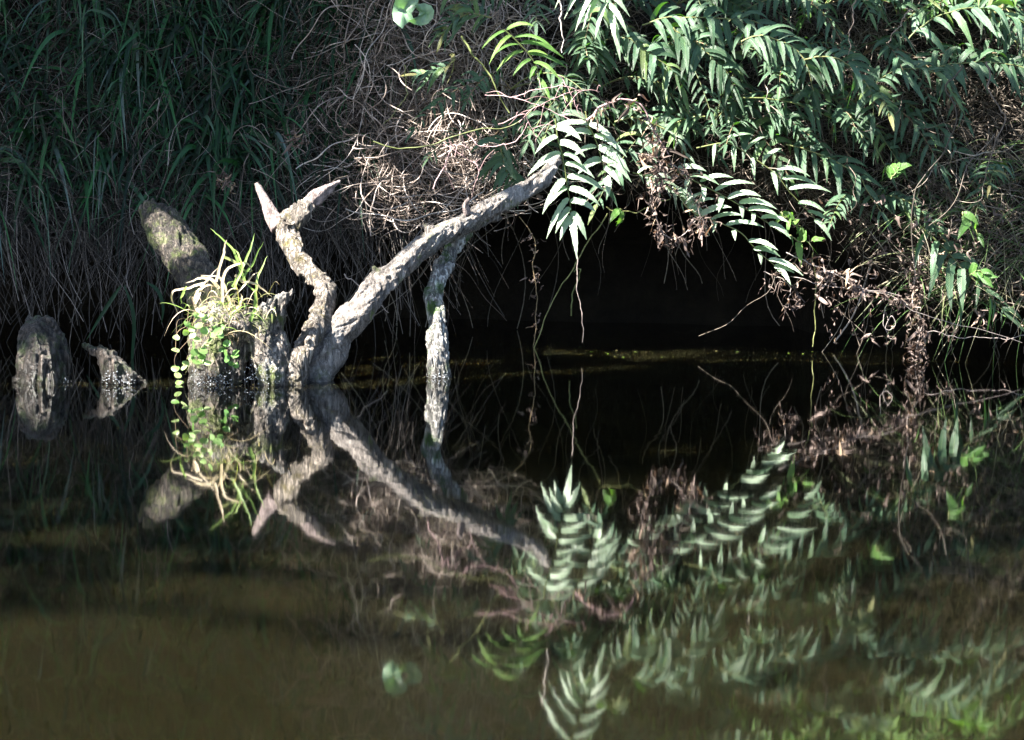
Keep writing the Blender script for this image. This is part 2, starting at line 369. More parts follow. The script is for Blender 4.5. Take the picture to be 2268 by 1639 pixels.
M['w_dark'] = wood_mat('dark_wet_stump_wood', (0.020, 0.015, 0.012), (0.13, 0.098, 0.075), 0.5, mosscol=(0.04, 0.06, 0.015), rough=0.5)
M['w_stump'] = wood_mat('weathered_stump_wood', (0.07, 0.055, 0.045), (0.24, 0.20, 0.17), 0.35)
M['w_moss'] = wood_mat('mossy_rotten_wood', (0.035, 0.027, 0.020), (0.19, 0.15, 0.115), 0.5, axis=(-.5, .5, 1))
M['w_base'] = wood_mat('pale_lichened_wood', (0.06, 0.046, 0.036), (0.42, 0.35, 0.29), 0.45, pale=0.5)
M['w_y'] = wood_mat('cracked_bark', (0.10, 0.075, 0.055), (0.47, 0.40, 0.33), 0.35, mosscol=(0.10, 0.08, 0.02), axis=(-.4, .5, 1), crack=1.0)
M['w_bare'] = wood_mat('bare_grey_wood', (0.15, 0.105, 0.095), (0.40, 0.32, 0.30), 0.0, crack=0.3)
M['w_main'] = wood_mat('grey_driftwood', (0.085, 0.068, 0.058), (0.40, 0.35, 0.31), 0.22, axis=(1, .35, 1), pale=0.5, crack=0.45)
M['w_prop'] = wood_mat('pale_crusted_wood', (0.18, 0.16, 0.14), (0.62, 0.60, 0.56), 0.45, mosscol=(0.05, 0.11, 0.015), pale=0.5)

o = limb_mesh('tree_stump', [[(97, 880, 5.9, 60), (96, 845, 5.9, 58), (94, 795, 5.92, 55), (88, 750, 5.95, 44), (82, 722, 5.98, 26), (76, 704, 6.0, 10)],
                             [(138, 880, 5.95, 22), (134, 800, 5.95, 22), (120, 740, 5.97, 20), (108, 712, 5.98, 12), (103, 700, 5.98, 5)],
                             [(56, 870, 5.85, 22), (48, 800, 5.87, 14), (50, 745, 5.93, 12), (62, 712, 5.97, 9), (66, 697, 6, 4)],
                             [(30, 850, 5.85, 12), (44, 842, 5.86, 14), (64, 838, 5.88, 16)], [(150, 800, 5.96, 6), (146, 770, 5.96, 8), (132, 745, 5.96, 10)]], M['w_dark'], plate=0.25, amp=0.006, seed=1, grain=1.1)
tag(o, 'low rounded dark stump standing in the water at the far left', 'stump')
lit([P(50, 770, 5.8), P(62, 735, 5.8), (P(45, 820, 5.8))], 0.035)
o = limb_mesh('driftwood_snag', [[(181, 762, 5.95, 3), (196, 770, 5.93, 8), (214, 781, 5.9, 14), (238, 800, 5.9, 21), (262, 830, 5.9, 30), (285, 870, 5.9, 34)],
                                 [(262, 805, 5.9, 14), (292, 828, 5.9, 13), (318, 846, 5.9, 7), (345, 866, 5.9, 6)], [(205, 768, 5.93, 3), (222, 770, 5.92, 7), (250, 786, 5.9, 10)]], M['w_dark'], voxel=0.004, amp=0.0065, seed=4)
tag(o, 'small pointed snag of rough wood leaning left out of the water', 'snag')
lit([P(270, 835, 5.85)], 0.04)

big = empty('hollow_stump', P(530, 850, 5.97)); tag(big, 'big rotten stump with a leaning mossy trunk and a hollow between its two feet', 'stump')
limb_mesh('leaning_trunk', [[(326, 446, 6.42, 17), (345, 478, 6.4, 36), (378, 525, 6.35, 44), (412, 575, 6.28, 46), (445, 625, 6.2, 47), (466, 675, 6.12, 50), (476, 735, 6.05, 52), (472, 800, 5.99, 50), (470, 885, 5.97, 52)],
                            [(455, 600, 6.24, 14), (468, 605, 6.22, 20), (482, 620, 6.18, 22), (492, 650, 6.1, 30)]], M['w_moss'], parent=big, seed=2, amp=0.008, axis=(-.5, .5, 1))
limb_mesh('stump_base', [[(602, 885, 5.95, 36), (600, 830, 5.95, 33), (592, 780, 5.97, 38), (586, 730, 6.0, 38), (596, 700, 6.0, 30), (622, 668, 6.0, 19), (650, 643, 6.0, 6)],
                         [(475, 690, 6.08, 42), (515, 720, 6.0, 46), (560, 735, 6.0, 44), (585, 750, 6.0, 34)],
                         [(520, 700, 6.03, 34), (522, 760, 6.0, 34), (516, 810, 5.98, 26), (500, 870, 5.97, 22)],
                         [(632, 885, 5.98, 15), (628, 800, 5.98, 17), (616, 730, 6.0, 18), (630, 690, 6.0, 12)]], M['w_base'], parent=big, seed=3, amp=0.008)
lit([P(x, y, 5.95) for x, y in ((480, 720), (470, 790), (520, 760), (580, 740), (600, 800), (590, 690), (450, 650), (560, 640), (500, 600), (555, 560), (420, 700), (400, 780), (630, 665), (470, 830), (590, 840))], 0.085)

lit([P(350, 485, 6.3), P(400, 560, 6.25)], 0.028)

y = empty('forked_branch', P(640, 850, 5.97)); tag(y, 'crooked Y shaped branch rising from the water with flaking bark', 'branch')
limb_mesh('bark_stem', [[(628, 880, 5.96, 38), (645, 830, 5.98, 33), (668, 785, 6.02, 28), (694, 735, 6.1, 27), (712, 688, 6.2, 24), (722, 648, 6.28, 24), (708, 622, 6.34, 20), (682, 598, 6.4, 22), (660, 568, 6.46, 24), (645, 538, 6.5, 27), (640, 508, 6.55, 33), (658, 480, 6.56, 27), (690, 450, 6.57, 19)],
                        [(735, 640, 6.27, 6), (722, 655, 6.27, 16), (716, 690, 6.2, 15)]], M['w_y'], parent=y, seed=5, plate=1.1, amp=0.006, axis=(-.3, .5, 1))
limb_mesh('bare_prong', [[(672, 466, 6.565, 18), (695, 446, 6.57, 18), (722, 423, 6.57, 14), (742, 409, 6.575, 9), (756, 401, 6.58, 4)]], M['w_bare'], parent=y, seed=6, amp=0.004, voxel=0.004, axis=(1, .1, .6))
limb_mesh('bare_prong', [[(620, 505, 6.57, 20), (600, 478, 6.6, 16), (588, 450, 6.62, 12), (577, 425, 6.64, 10), (568, 405, 6.65, 6)]], M['w_bare'], parent=y, seed=7, amp=0.003, voxel=0.004, axis=(-.3, .1, 1))
lit([P(x, y_, d) for x, y_, d in ((640, 500, 6.45), (645, 540, 6.4), (665, 580, 6.35), (690, 610, 6.3), (722, 650, 6.2), (705, 690, 6.15), (690, 730, 6.1), (670, 770, 6.0), (740, 410, 6.55), (700, 440, 6.5), (675, 465, 6.5), (578, 430, 6.6), (655, 800, 5.98))], 0.07)

mn = empty('fallen_branch', P(700, 840, 6.1)); tag(mn, 'long grey bare log slanting up from the water to the right', 'log')
limb_mesh('log_stem', [[(688, 880, 6.05, 43), (700, 825, 6.1, 41), (725, 778, 6.13, 38), (752, 735, 6.17, 35), (790, 696, 6.21, 33), (826, 650, 6.25, 31), (862, 610, 6.3, 28), (905, 572, 6.34, 27), (962, 530, 6.4, 27), (1015, 500, 6.47, 25), (1073, 470, 6.53, 23), (1128, 440, 6.6, 22), (1180, 410, 6.67, 19), (1215, 378, 6.72, 16), (1236, 350, 6.76, 9)],
                       [(845, 612, 6.28, 14), (834, 597, 6.28, 9), (828, 590, 6.28, 4)], [(958, 515, 6.4, 16), (945, 502, 6.4, 10), (942, 496, 6.4, 4)],
                       [(1010, 520, 6.5, 14), (1060, 497, 6.55, 12), (1110, 480, 6.6, 6)]], M['w_main'], parent=mn, seed=8, amp=0.0055, axis=(1, .35, 1))
limb_mesh('broken_stub', [[(1036, 475, 6.48, 10), (1032, 458, 6.47, 8), (1036, 443, 6.46, 6), (1038, 434, 6.46, 2)]], M['w_bare'], parent=mn, seed=9, amp=0.002, voxel=0.003)
lit([P(x, y_, d) for x, y_, d in ((780, 690, 6.1), (800, 655, 6.15), (845, 605, 6.2), (890, 565, 6.25), (950, 515, 6.3), (1000, 490, 6.4), (1050, 462, 6.45), (1100, 440, 6.5))], 0.045)
o = limb_mesh('propped_branch', [[(971, 870, 6.24, 27), (971, 832, 6.25, 26), (969, 795, 6.26, 24), (968, 745, 6.3, 22), (964, 700, 6.34, 22), (961, 660, 6.38, 23), (970, 618, 6.43, 23), (990, 572, 6.5, 22), (1012, 535, 6.56, 24), (1030, 505, 6.6, 18)]], M['w_prop'], seed=10, amp=0.006)
tag(o, 'pale crusted branch standing upright in the water under the slanting log', 'branch')
lit([P(x, y_, d) for x, y_, d in ((966, 820, 6.2), (962, 780, 6.2), (960, 740, 6.25), (962, 700, 6.3), (968, 675, 6.3))], 0.05)

# ------------------------------------------------------------------ generic plants
def blades(mb, p0, d0, L, w, droop, k=7, fold=0.3, side=None, rnd=None, wob=0.03, shape='grass'):
    n = len(p0); t = np.linspace(0, 1, k)[None, :, None]
    L = np.asarray(L)[:, None, None]; d0 = unit(d0)[:, None]
    g = vec(0, 0, -1)
    path = p0[:, None] + d0*L*t + g*(np.asarray(droop)[:, None, None]*L)*t**2
    ph = rs.rand(n, 1, 3)*6.28; path = path + wob*L*np.sin(t*4.5+ph)*t
    tt = np.linspace(0, 1, k)[None]
    prof = (1-tt**2.2)*(0.55+0.45*np.minimum(tt*3, 1)) if shape == 'grass' else np.sin(np.pi*np.clip(tt, 0.02, 0.985)**0.8)
    nrm = unit(rs.randn(n, 3)*0.45 + vec(0, -0.8, 0.7)) if side is None else side
    mb.ribbons(path, np.asarray(w)[:, None]*np.maximum(prof, 0.03), nrm, fold, rnd)
    return path

def on_bank(x, z, off=0.0):
    return np.stack([x, YB(x, z)-off, z], -1)

# green grass, left bank
n = 4300
x = -2.6 + 2.15*rs.rand(n)**0.85; z = lip(x) + 0.10 + rs.rand(n)*1.55
keep = rs.rand(n) < np.clip(1.0 - (x+0.75)*1.8, 0.05, 1) * np.clip((z-lip(x)-0.02)*3.0, 0.15, 1)
x, z = x[keep], z[keep]; n = len(x)
# blades spring in small tufts that share a root and a lean
ntuft = 520; ti = rs.randint(0, n, ntuft); own = rs.randint(0, ntuft, n)
x = x[ti][own] + rs.randn(n)*0.022; z = z[ti][own] + rs.randn(n)*0.03
lean = rs.randn(ntuft, 3)*0.45
mb = MB()
d0 = lean[own] + np.stack([rs.randn(n)*0.75, -0.65-0.4*rs.rand(n), 0.25+0.7*rs.rand(n)], -1)
Ls = 0.10+0.26*rs.rand(n)**1.3
blades(mb, on_bank(x, z, 0.02), d0, Ls, 0.0026+0.0095*rs.rand(n)**1.6, 0.5+1.0*rs.rand(n), k=11, rnd=np.clip(rs.rand(n)*0.85+rs.rand(ntuft)[own]*0.3-0.1, 0, 1)); 
tag(mb.build('green_grass', M['grass']), 'long drooping green grass covering the shaded left bank', 'grass', kind='stuff')
# fine grass
n = 3200; x = -2.5+2.2*rs.rand(n); z = lip(x)+0.06+1.6*rs.rand(n); mb = MB()
d0 = np.stack([rs.randn(n)*0.7, -0.5-0.4*rs.rand(n), rs.rand(n)*0.9-0.1], -1)
blades(mb, on_bank(x, z, 0.02), d0, 0.06+0.13*rs.rand(n), 0.001+0.0014*rs.rand(n), 0.6+0.9*rs.rand(n), k=6)
tag(mb.build('fine_grass', M['grass']), 'fine short green grass between the long blades on the left bank', 'grass', kind='stuff')

# dead grass thatch left + hanging fringe
mb = MB()
n = 6000; x = -2.6+2.3*rs.rand(n); z = lip(x)+0.04+rs.rand(n)**1.8*1.5
d0 = np.stack([rs.randn(n)*0.9, -0.45*rs.rand(n)-0.1, rs.randn(n)*0.6-0.25], -1)
t = np.linspace(0, 1, 8)[None, :, None]; L = (0.10+0.28*rs.rand(n)**1.4)[:, None, None]
p0 = on_bank(x, z, 0.01+0.05*rs.rand(n)); ph = rs.rand(n, 1, 3)*6.28
path = p0[:, None]+unit(d0)[:, None]*L*t+vec(0, 0, -1)*L*t**2*(0.2+0.8*rs.rand(n, 1, 1))+0.07*L*np.sin(t*5+ph)
mb.strands(path, 0.0006+0.0011*rs.rand(n, 1), 3)
n = 1000; x = -2.5+2.1*rs.rand(n); z = lip(x)+0.15*rs.rand(n)
L = (0.05+0.26*rs.rand(n)**2.4)[:, None, None]; ph = rs.rand(n, 1, 3)*6.28
path = on_bank(x, z, 0.0+0.08*rs.rand(n))[:, None]+np.stack([rs.randn(n)*0.22, -0.12*rs.rand(n), -np.ones(n)], -1)[:, None]*L*t+0.11*L*np.sin(t*4.5+ph)*t
mb.strands(path, 0.0005+0.0010*rs.rand(n, 1), 3)
tag(mb.build('dead_grass', M['straw']), 'dead grey straw matted over the left bank and hanging from its edge', 'dead grass', kind='stuff')

# tangle of dry stems in the middle
def tangle(n, xr, zr, loops, rad, lenr, off=0.16, down=0.4, dens=None):
    x = xr[0]+(xr[1]-xr[0])*rs.rand(n); z = zr[0]+(zr[1]-zr[0])*rs.rand(n)
    if dens is not None:
        k = rs.rand(n) < dens(x, z); x, z = x[k], z[k]; n = len(x)
    K = 20; a = rs.rand(n)*6.28; cur = rs.randn(n)*loops; L = lenr[0]+(lenr[1]-lenr[0])*rs.rand(n)**1.5
    px = np.zeros((n, K)); pz = np.zeros((n, K)); dy = np.zeros((n, K)); px[:, 0] = x; pz[:, 0] = z
    ph = rs.rand(n)*6.28; fr = 1+2*rs.rand(n)
    for i_ in range(1, K):
        a = a + (cur + 2.2*np.sin(fr*i_*0.35+ph))/K*1.6
        px[:, i_] = px[:, i_-1]+np.cos(a)*L/K; pz[:, i_] = pz[:, i_-1]+np.sin(a)*L/K - down*L/K*(i_/K)
    k = ((pz-lip(px)).min(1) > -0.05) | (rs.rand(len(px)) < 0.04)
    px, pz, ph, fr = px[k], pz[k], ph[k], fr[k]; n = len(px)
    lo = lip(px)-0.03
    o0 = 0.02+off*rs.rand(n)[:, None]; wv = 0.05*np.sin(np.linspace(0, 5, K)[None]*fr[:, None]+ph[:, None]*2)
    yy = YB(px, np.maximum(pz, lo)) - o0 + wv
    return np.stack([px, yy, pz], -1)
mb = MB()
dn = lambda x, z: np.exp(-((x+0.36)/0.27)**2)*1.0 + 0.004
path = tangle(7600, (-1.1, 0.35), (0.42, 1.9), 1.9, 0, (0.2, 0.75), dens=dn)
mb.strands(path, (0.0005+0.0017*rs.rand(len(path), 1)**3)*np.linspace(1.2, 0.6, 20)[None], 3, rnd=rs.rand(len(path))**1.5)
path = tangle(420, (-0.62, 0.1), (0.45, 1.6), 1.2, 0, (0.25, 0.6), off=0.26, down=0.1)
mb.strands(path, 0.0011+0.0014*rs.rand(len(path), 1), 4, rnd=0.3+0.7*rs.rand(len(path)))
tag(mb.build('dry_vine_tangle', M['tangle']), 'thick tangle of leafless brown stems between the grass and the ferns', 'dry vines', kind='stuff')
# right hand thicket: stems, straw, thin green grass
mb = MB()
path = tangle(4200, (0.9, 2.6), (0.15, 1.9), 1.3, 0, (0.12, 0.5), off=0.12, down=0.5)
mb.strands(path, 0.0006+0.0012*rs.rand(len(path), 1)**2, 3, rnd=rs.rand(len(path))*0.9)
path = tangle(1300, (0.0, 1.2), (0.62, 1.9), 1.6, 0, (0.12, 0.4), off=0.1, down=0.6)
mb.strands(path, 0.0006+0.0012*rs.rand(len(path), 1)**2, 3, rnd=rs.rand(len(path))*0.8)
path = tangle(170, (0.05, 1.7), (0.55, 1.4), 1.0, 0, (0.15, 0.45), off=0.42, down=0.2)
mb.strands(path, (0.0006+0.0016*rs.rand(len(path), 1)**2)*np.linspace(1.2, 0.6, 20)[None], 4, rnd=0.5+0.5*rs.rand(len(path)))
tag(mb.build('dry_undergrowth', M['under']), 'dry brown stems and straw behind the ferns on the right', 'undergrowth', kind='stuff')
mb = MB(); n = 1500
x = 1.35+1.3*rs.rand(n)**0.8; z = 0.18+0.62*rs.rand(n); k = rs.rand(n) < 1.25-abs(z-0.45)*2.2; x, z = x[k], z[k]; n = len(x)
d0 = np.stack([rs.randn(n)*1.7-0.3, -0.5-0.5*rs.rand(n), rs.randn(n)*0.7+0.25], -1)
blades(mb, on_bank(x, z, 0.05), d0, 0.10+0.22*rs.rand(n), 0.0008+0.0022*rs.rand(n)**2, 0.2+0.7*rs.rand(n), k=8, rnd=rs.rand(n))
tag(mb.build('wispy_grass', M['wispy']), 'thin yellowish grass sprawling over the right bank', 'grass', kind='stuff')

# withered leaves
def dead_leaves(mb, pts, n, size=(0.03, 0.075), spread=0.02, hang=0.8, mat=None):
    pts = np.asarray(pts); i_ = rs.randint(0, len(pts), n)
    p0 = pts[i_]+rs.randn(n, 3)*spread
    K = 8; t = np.linspace(0, 1, K)[None, :, None]; L = (size[0]+(size[1]-size[0])*rs.rand(n))[:, None, None]
    d = unit(rs.randn(n, 3)*0.7+vec(0, -0.1, -hang))[:, None]; e = unit(rs.randn(n, 3))[:, None]
    tw = rs.randn(n, 1, 1)*3.5
    path = p0[:, None]+d*L*t+e*L*0.30*np.sin(t*(3+5*rs.rand(n, 1, 1)))
    s1 = unit(rs.randn(n, 3))[:, None]; s2 = unit(np.cross(d, s1)); s1 = unit(np.cross(s2, d))
    nr = s1*np.cos(tw*t*1.6)+s2*np.sin(tw*t*1.6)
    w = (0.0016+0.0052*rs.rand(n)**1.5)[:, None]*np.sin(np.pi*np.clip(np.linspace(0, 1, K), 0.04, 0.97)**0.8)[None]
    w = w*(1+0.25*np.sin(np.arange(K)*2.4)[None]+0.15*rs.randn(n, K)).clip(0.3, 2)
    mb.ribbons(path, w, nr, 0.9*rs.rand(), rs.rand(n))
mb = MB()
n = 1900; x = 0.1+2.4*rs.rand(n); z = lip(x)+0.03+rs.rand(n)**1.4*1.0
dead_leaves(mb, on_bank(x, z, 0.0)-np.stack([0*x, 0.14*rs.rand(n), 0*x], -1), 1000, (0.015, 0.045))
n = 900; x = 1.1+1.4*rs.rand(n); z = 0.08+0.55*rs.rand(n)
dead_leaves(mb, on_bank(x, np.maximum(z, lip(x)), 0.1)*vec(1, 1, 0)+np.stack([0*x, -0.12*rs.rand(n), z], -1), 420, (0.02, 0.05))
tag(mb.build('withered_leaves', M['deadleaf']), 'curled brown leaves caught through the undergrowth on the right', 'dead leaves', kind='stuff')
# roots and stalks hanging in the dark hollow
mb = MB(); n = 110
x = -0.9+3.0*rs.rand(n); z = lip(x)+0.05; L = (0.12+0.42*rs.rand(n))[:, None, None]; K = 12; t = np.linspace(0, 1, K)[None, :, None]; ph = rs.rand(n, 1, 3)*6.28
p0 = np.stack([x, YB(x, z)+0.02+0.7*rs.rand(n), z], -1)
path = p0[:, None]+np.stack([rs.randn(n)*0.35, rs.randn(n)*0.1, -np.ones(n)], -1)[:, None]*L*t+0.06*L*np.sin(t*6+ph)
mb.strands(path, 0.0008+0.0016*rs.rand(n, 1), 3)
tag(mb.build('hanging_roots', M['under']), 'thin roots hanging in the dark hollow under the overhang', 'roots', kind='stuff')

# ------------------------------------------------------------------ ferns
def frond(path, L, wr=0.13, n=11, nrm=(0, -0.75, 0.65), K=13, jit=0.12, droop=0.25, ang=0.45, start=0.06, tipL=None, seed=0, sides=(1, 1), thick=0.0028, curl=0.1, serr=0.12, tone=None, angs=None):
    """returns stalk strands data and a list of leaflet tuples"""
    r = np.random.RandomState(seed+100); path = np.asarray(path)
    m = len(path); s = np.linspace(start, 0.97, n)
    seg = np.linalg.norm(np.diff(path, axis=0), axis=1); cum = np.concatenate([[0], np.cumsum(seg)]); cum /= cum[-1]
    def at(u): return np.array([np.interp(u, cum, path[:, c]) for c in range(3)]).T
    leaf = []
    nrm = unit(vec(*nrm))
    tone = r.rand() if tone is None else tone
    for sgn, mul in ((-1, sides[0]), (1, sides[1])):
        if mul <= 0: continue
        for i_, u in enumerate(s):
            u = np.clip(u + (0.25/n if sgn > 0 else 0), 0, 0.985)
            if r.rand() < 0.06: continue
            p = at(u); T = unit(at(min(u+0.03, 1))-at(u-0.03)); N_ = unit(nrm - (nrm@T)*T); B = np.cross(T, N_)*sgn
            le = L*mul*(0.42+0.58*math.sin(math.pi*min(1, u*0.80+0.20))**0.8)*(1-jit+2*jit*r.rand())*(0.55 if r.rand() < 0.08 else 1)
            a = (ang if angs is None else angs[0 if sgn < 0 else 1])+0.35*u+jit*r.randn()*0.6
            d = unit(B*math.cos(a)+T*math.sin(a)+N_*0.22*r.randn())
            t = np.linspace(0, 1, K)[:, None]
            q = p+d*le*t+vec(0, 0, 1)*(0.14*le*np.sin(t*2.2)-(droop+0.12)*le*t**2)+N_*curl*le*r.randn()*np.sin(t*3.1) + T*0.10*le*t**2
            leaf.append((q, le*wr*(0.9+0.3*r.rand()), unit(N_+0.30*r.randn(3)), np.clip(tone*0.55+r.rand()*0.45, 0, 1)))
    T = unit(path[-1]-path[-3]); tl = tipL or L*0.8; t = np.linspace(0, 1, K)[:, None]
    leaf.append((path[-1]+T*tl*t+vec(0, 0, -1)*0.15*tl*t**2, tl*wr*1.0, nrm, tone))
    return leaf
def leaf_to(mb, leafs, serr=0.07, fold=0.2):
    K = len(leafs[0][0]); t = np.linspace(0, 1, K)
    pr = np.clip(t/0.10, 0.12, 1)**0.5*(1-np.clip((t-0.30)/0.70, 0, 1)**2.2*0.97)*(1+0.1*np.sin(t*3.1)); pr = pr/pr.max()
    pr = np.maximum(pr*(1+serr*np.where(np.arange(K) % 2, 1, -1)), 0.04)
    ps = np.array([l[0] for l in leafs]); ws = np.array([l[1] for l in leafs])[:, None]*pr[None]*(1+0.05*rs.randn(len(leafs), K))
    mb.ribbons(ps, ws, np.array([l[2] for l in leafs]), fold, np.array([l[3] for l in leafs]))
def make_frond(name, ctrl, Lpx, label, mat='fern', smat='stalk', n=11, d=None, hero=False, light=None, cat='fern frond', group=None, K=None, **kw):
    """ctrl in photo pixels + distance"""
    pts = PP(ctrl, d); path = smooth_path(pts, 26, 0.004, seed=int(ctrl[0][0])); dd = float(np.mean(pts[:, 1])); L = Lpx*dd/F
    e = empty(name, path[0]); tag(e, label, cat, group)
    K = K or (19 if hero else 15)
    lf = frond(path, L, n=n, seed=int(ctrl[0][0]+ctrl[0][1]*3), K=K, **kw)
    mb = MB(); mb.strands(path[None], np.linspace(0.0032, 0.0012, 26)[None], 5); mb.build('stalk', M[smat], e)
    if hero:
        for l in lf: mb = MB(); leaf_to(mb, [l]); mb.build('leaflet', M[mat], e)
    else:
        mb = MB(); leaf_to(mb, lf); mb.build('leaflets', M[mat], e)
    if light: lit([path[i_]+vec(0, 0, 0) for i_ in range(2, 26, 4)], light)
    return e
# traced fronds -----------------------------------------------------------------
cz = lambda q: (886+q[0]/2.438, q[1]/2.438)
def traced_frond(rach, leaves, label, d, w=0.0125, light=0.15, seed=0, tone=0.8, toward=0.05, mat='fern_sunlit'):
    """a frond whose every leaflet was measured: base and tip positions in the photograph's enlargement"""
    r = np.random.RandomState(seed); path = smooth_path(PP([cz(q) for q in rach], d), 24, 0.001)
    e = empty('fern_frond', path[0]); tag(e, label, 'fern frond')
    mb = MB(); mb.strands(path[None], np.linspace(.003, .0012, 24)[None], 5); mb.build('stalk', M['stalk'], e)
    t = np.linspace(0, 1, 19)[:, None]
    for a_, b_ in leaves:
        p0 = P(*cz(a_), d); p1 = P(*cz(b_), d-toward*(0.3+0.9*r.rand())); le = np.linalg.norm(p1-p0)
        q = p0+(p1-p0)*t+vec(0, -0.25, 1)*le*(0.10+0.04*r.rand())*np.sin(t*math.pi)**0.9
        mb = MB(); leaf_to(mb, [(q, w*(0.85+0.3*r.rand())*min(1, 0.55+le*4), unit(vec(-0.25+0.25*r.randn(), -0.75, 0.6+0.15*r.randn())), np.clip(tone+0.3*r.randn(), 0, 1))]); mb.build('leaflet', M[mat], e)
        lit([q[9], q[15]], light*0.45)
    lit(path[::4], light)
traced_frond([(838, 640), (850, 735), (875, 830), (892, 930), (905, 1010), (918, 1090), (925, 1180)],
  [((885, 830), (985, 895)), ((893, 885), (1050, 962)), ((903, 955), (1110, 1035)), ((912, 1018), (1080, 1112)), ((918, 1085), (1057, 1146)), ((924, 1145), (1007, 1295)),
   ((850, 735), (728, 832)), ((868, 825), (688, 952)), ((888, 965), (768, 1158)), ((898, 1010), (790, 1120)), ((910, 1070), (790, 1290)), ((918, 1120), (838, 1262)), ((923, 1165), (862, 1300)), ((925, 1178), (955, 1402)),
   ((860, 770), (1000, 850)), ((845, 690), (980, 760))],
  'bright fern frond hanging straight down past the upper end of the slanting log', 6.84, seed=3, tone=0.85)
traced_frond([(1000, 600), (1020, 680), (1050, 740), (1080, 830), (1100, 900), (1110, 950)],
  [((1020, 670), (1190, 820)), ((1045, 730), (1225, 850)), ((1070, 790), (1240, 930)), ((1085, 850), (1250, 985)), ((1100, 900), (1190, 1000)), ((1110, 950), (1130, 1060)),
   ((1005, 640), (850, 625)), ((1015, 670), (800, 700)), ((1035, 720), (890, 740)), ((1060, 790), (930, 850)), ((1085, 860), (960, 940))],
  'sunlit broad fern frond just right of the one hanging past the log end', 6.95, w=0.0135, seed=5, tone=0.9)
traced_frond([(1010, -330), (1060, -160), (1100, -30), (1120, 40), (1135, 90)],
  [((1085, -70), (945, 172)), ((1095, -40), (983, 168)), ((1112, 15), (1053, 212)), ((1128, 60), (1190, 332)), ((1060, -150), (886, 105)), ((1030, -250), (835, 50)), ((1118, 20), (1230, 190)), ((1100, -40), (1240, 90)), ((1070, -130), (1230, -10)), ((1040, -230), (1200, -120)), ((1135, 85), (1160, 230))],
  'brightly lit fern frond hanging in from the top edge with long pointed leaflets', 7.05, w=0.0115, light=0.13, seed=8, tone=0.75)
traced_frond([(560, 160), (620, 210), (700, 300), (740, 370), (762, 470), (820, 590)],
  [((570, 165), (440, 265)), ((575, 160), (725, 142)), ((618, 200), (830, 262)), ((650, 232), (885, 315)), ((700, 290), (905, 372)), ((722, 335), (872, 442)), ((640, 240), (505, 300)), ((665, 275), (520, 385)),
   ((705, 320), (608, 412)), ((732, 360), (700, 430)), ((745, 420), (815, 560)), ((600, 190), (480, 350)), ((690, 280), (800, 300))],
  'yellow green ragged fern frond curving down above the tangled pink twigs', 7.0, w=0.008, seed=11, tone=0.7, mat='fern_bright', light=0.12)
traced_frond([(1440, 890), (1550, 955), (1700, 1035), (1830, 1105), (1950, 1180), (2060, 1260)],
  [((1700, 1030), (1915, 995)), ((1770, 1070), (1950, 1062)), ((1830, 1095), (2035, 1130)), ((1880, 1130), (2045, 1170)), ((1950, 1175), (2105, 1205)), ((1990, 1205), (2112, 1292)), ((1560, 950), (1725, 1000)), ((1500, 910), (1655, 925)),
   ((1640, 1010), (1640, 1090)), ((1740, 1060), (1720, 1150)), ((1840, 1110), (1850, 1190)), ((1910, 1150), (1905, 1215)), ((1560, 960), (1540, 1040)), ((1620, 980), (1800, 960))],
  'sunlit fern frond sloping over the left part of the dark hollow', 6.96, w=0.0105, seed=12, tone=0.85, light=0.12)
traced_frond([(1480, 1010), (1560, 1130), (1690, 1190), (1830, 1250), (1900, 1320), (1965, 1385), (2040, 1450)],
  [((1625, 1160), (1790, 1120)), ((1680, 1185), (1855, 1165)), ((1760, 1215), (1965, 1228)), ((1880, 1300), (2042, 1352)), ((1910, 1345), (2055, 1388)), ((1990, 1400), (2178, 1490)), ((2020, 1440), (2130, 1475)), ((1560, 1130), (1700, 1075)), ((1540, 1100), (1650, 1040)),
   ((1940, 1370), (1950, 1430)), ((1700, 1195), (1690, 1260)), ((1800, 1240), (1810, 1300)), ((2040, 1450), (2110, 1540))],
  'sunlit fern frond at the lowest edge of the overhang', 6.98, w=0.011, seed=13, tone=0.9, light=0.13)
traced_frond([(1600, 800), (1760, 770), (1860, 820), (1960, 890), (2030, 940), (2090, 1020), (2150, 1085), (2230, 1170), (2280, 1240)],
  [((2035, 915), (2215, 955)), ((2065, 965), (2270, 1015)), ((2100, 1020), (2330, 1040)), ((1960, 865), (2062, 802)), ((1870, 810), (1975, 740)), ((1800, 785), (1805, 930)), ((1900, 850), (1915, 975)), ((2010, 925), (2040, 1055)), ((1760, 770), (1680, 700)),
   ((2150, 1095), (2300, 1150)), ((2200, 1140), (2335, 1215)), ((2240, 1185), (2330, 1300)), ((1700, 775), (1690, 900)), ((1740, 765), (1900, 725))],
  'sunlit fern frond arching down to the right of the dark hollow', 7.05, w=0.009, seed=14, tone=0.2, light=0.07)
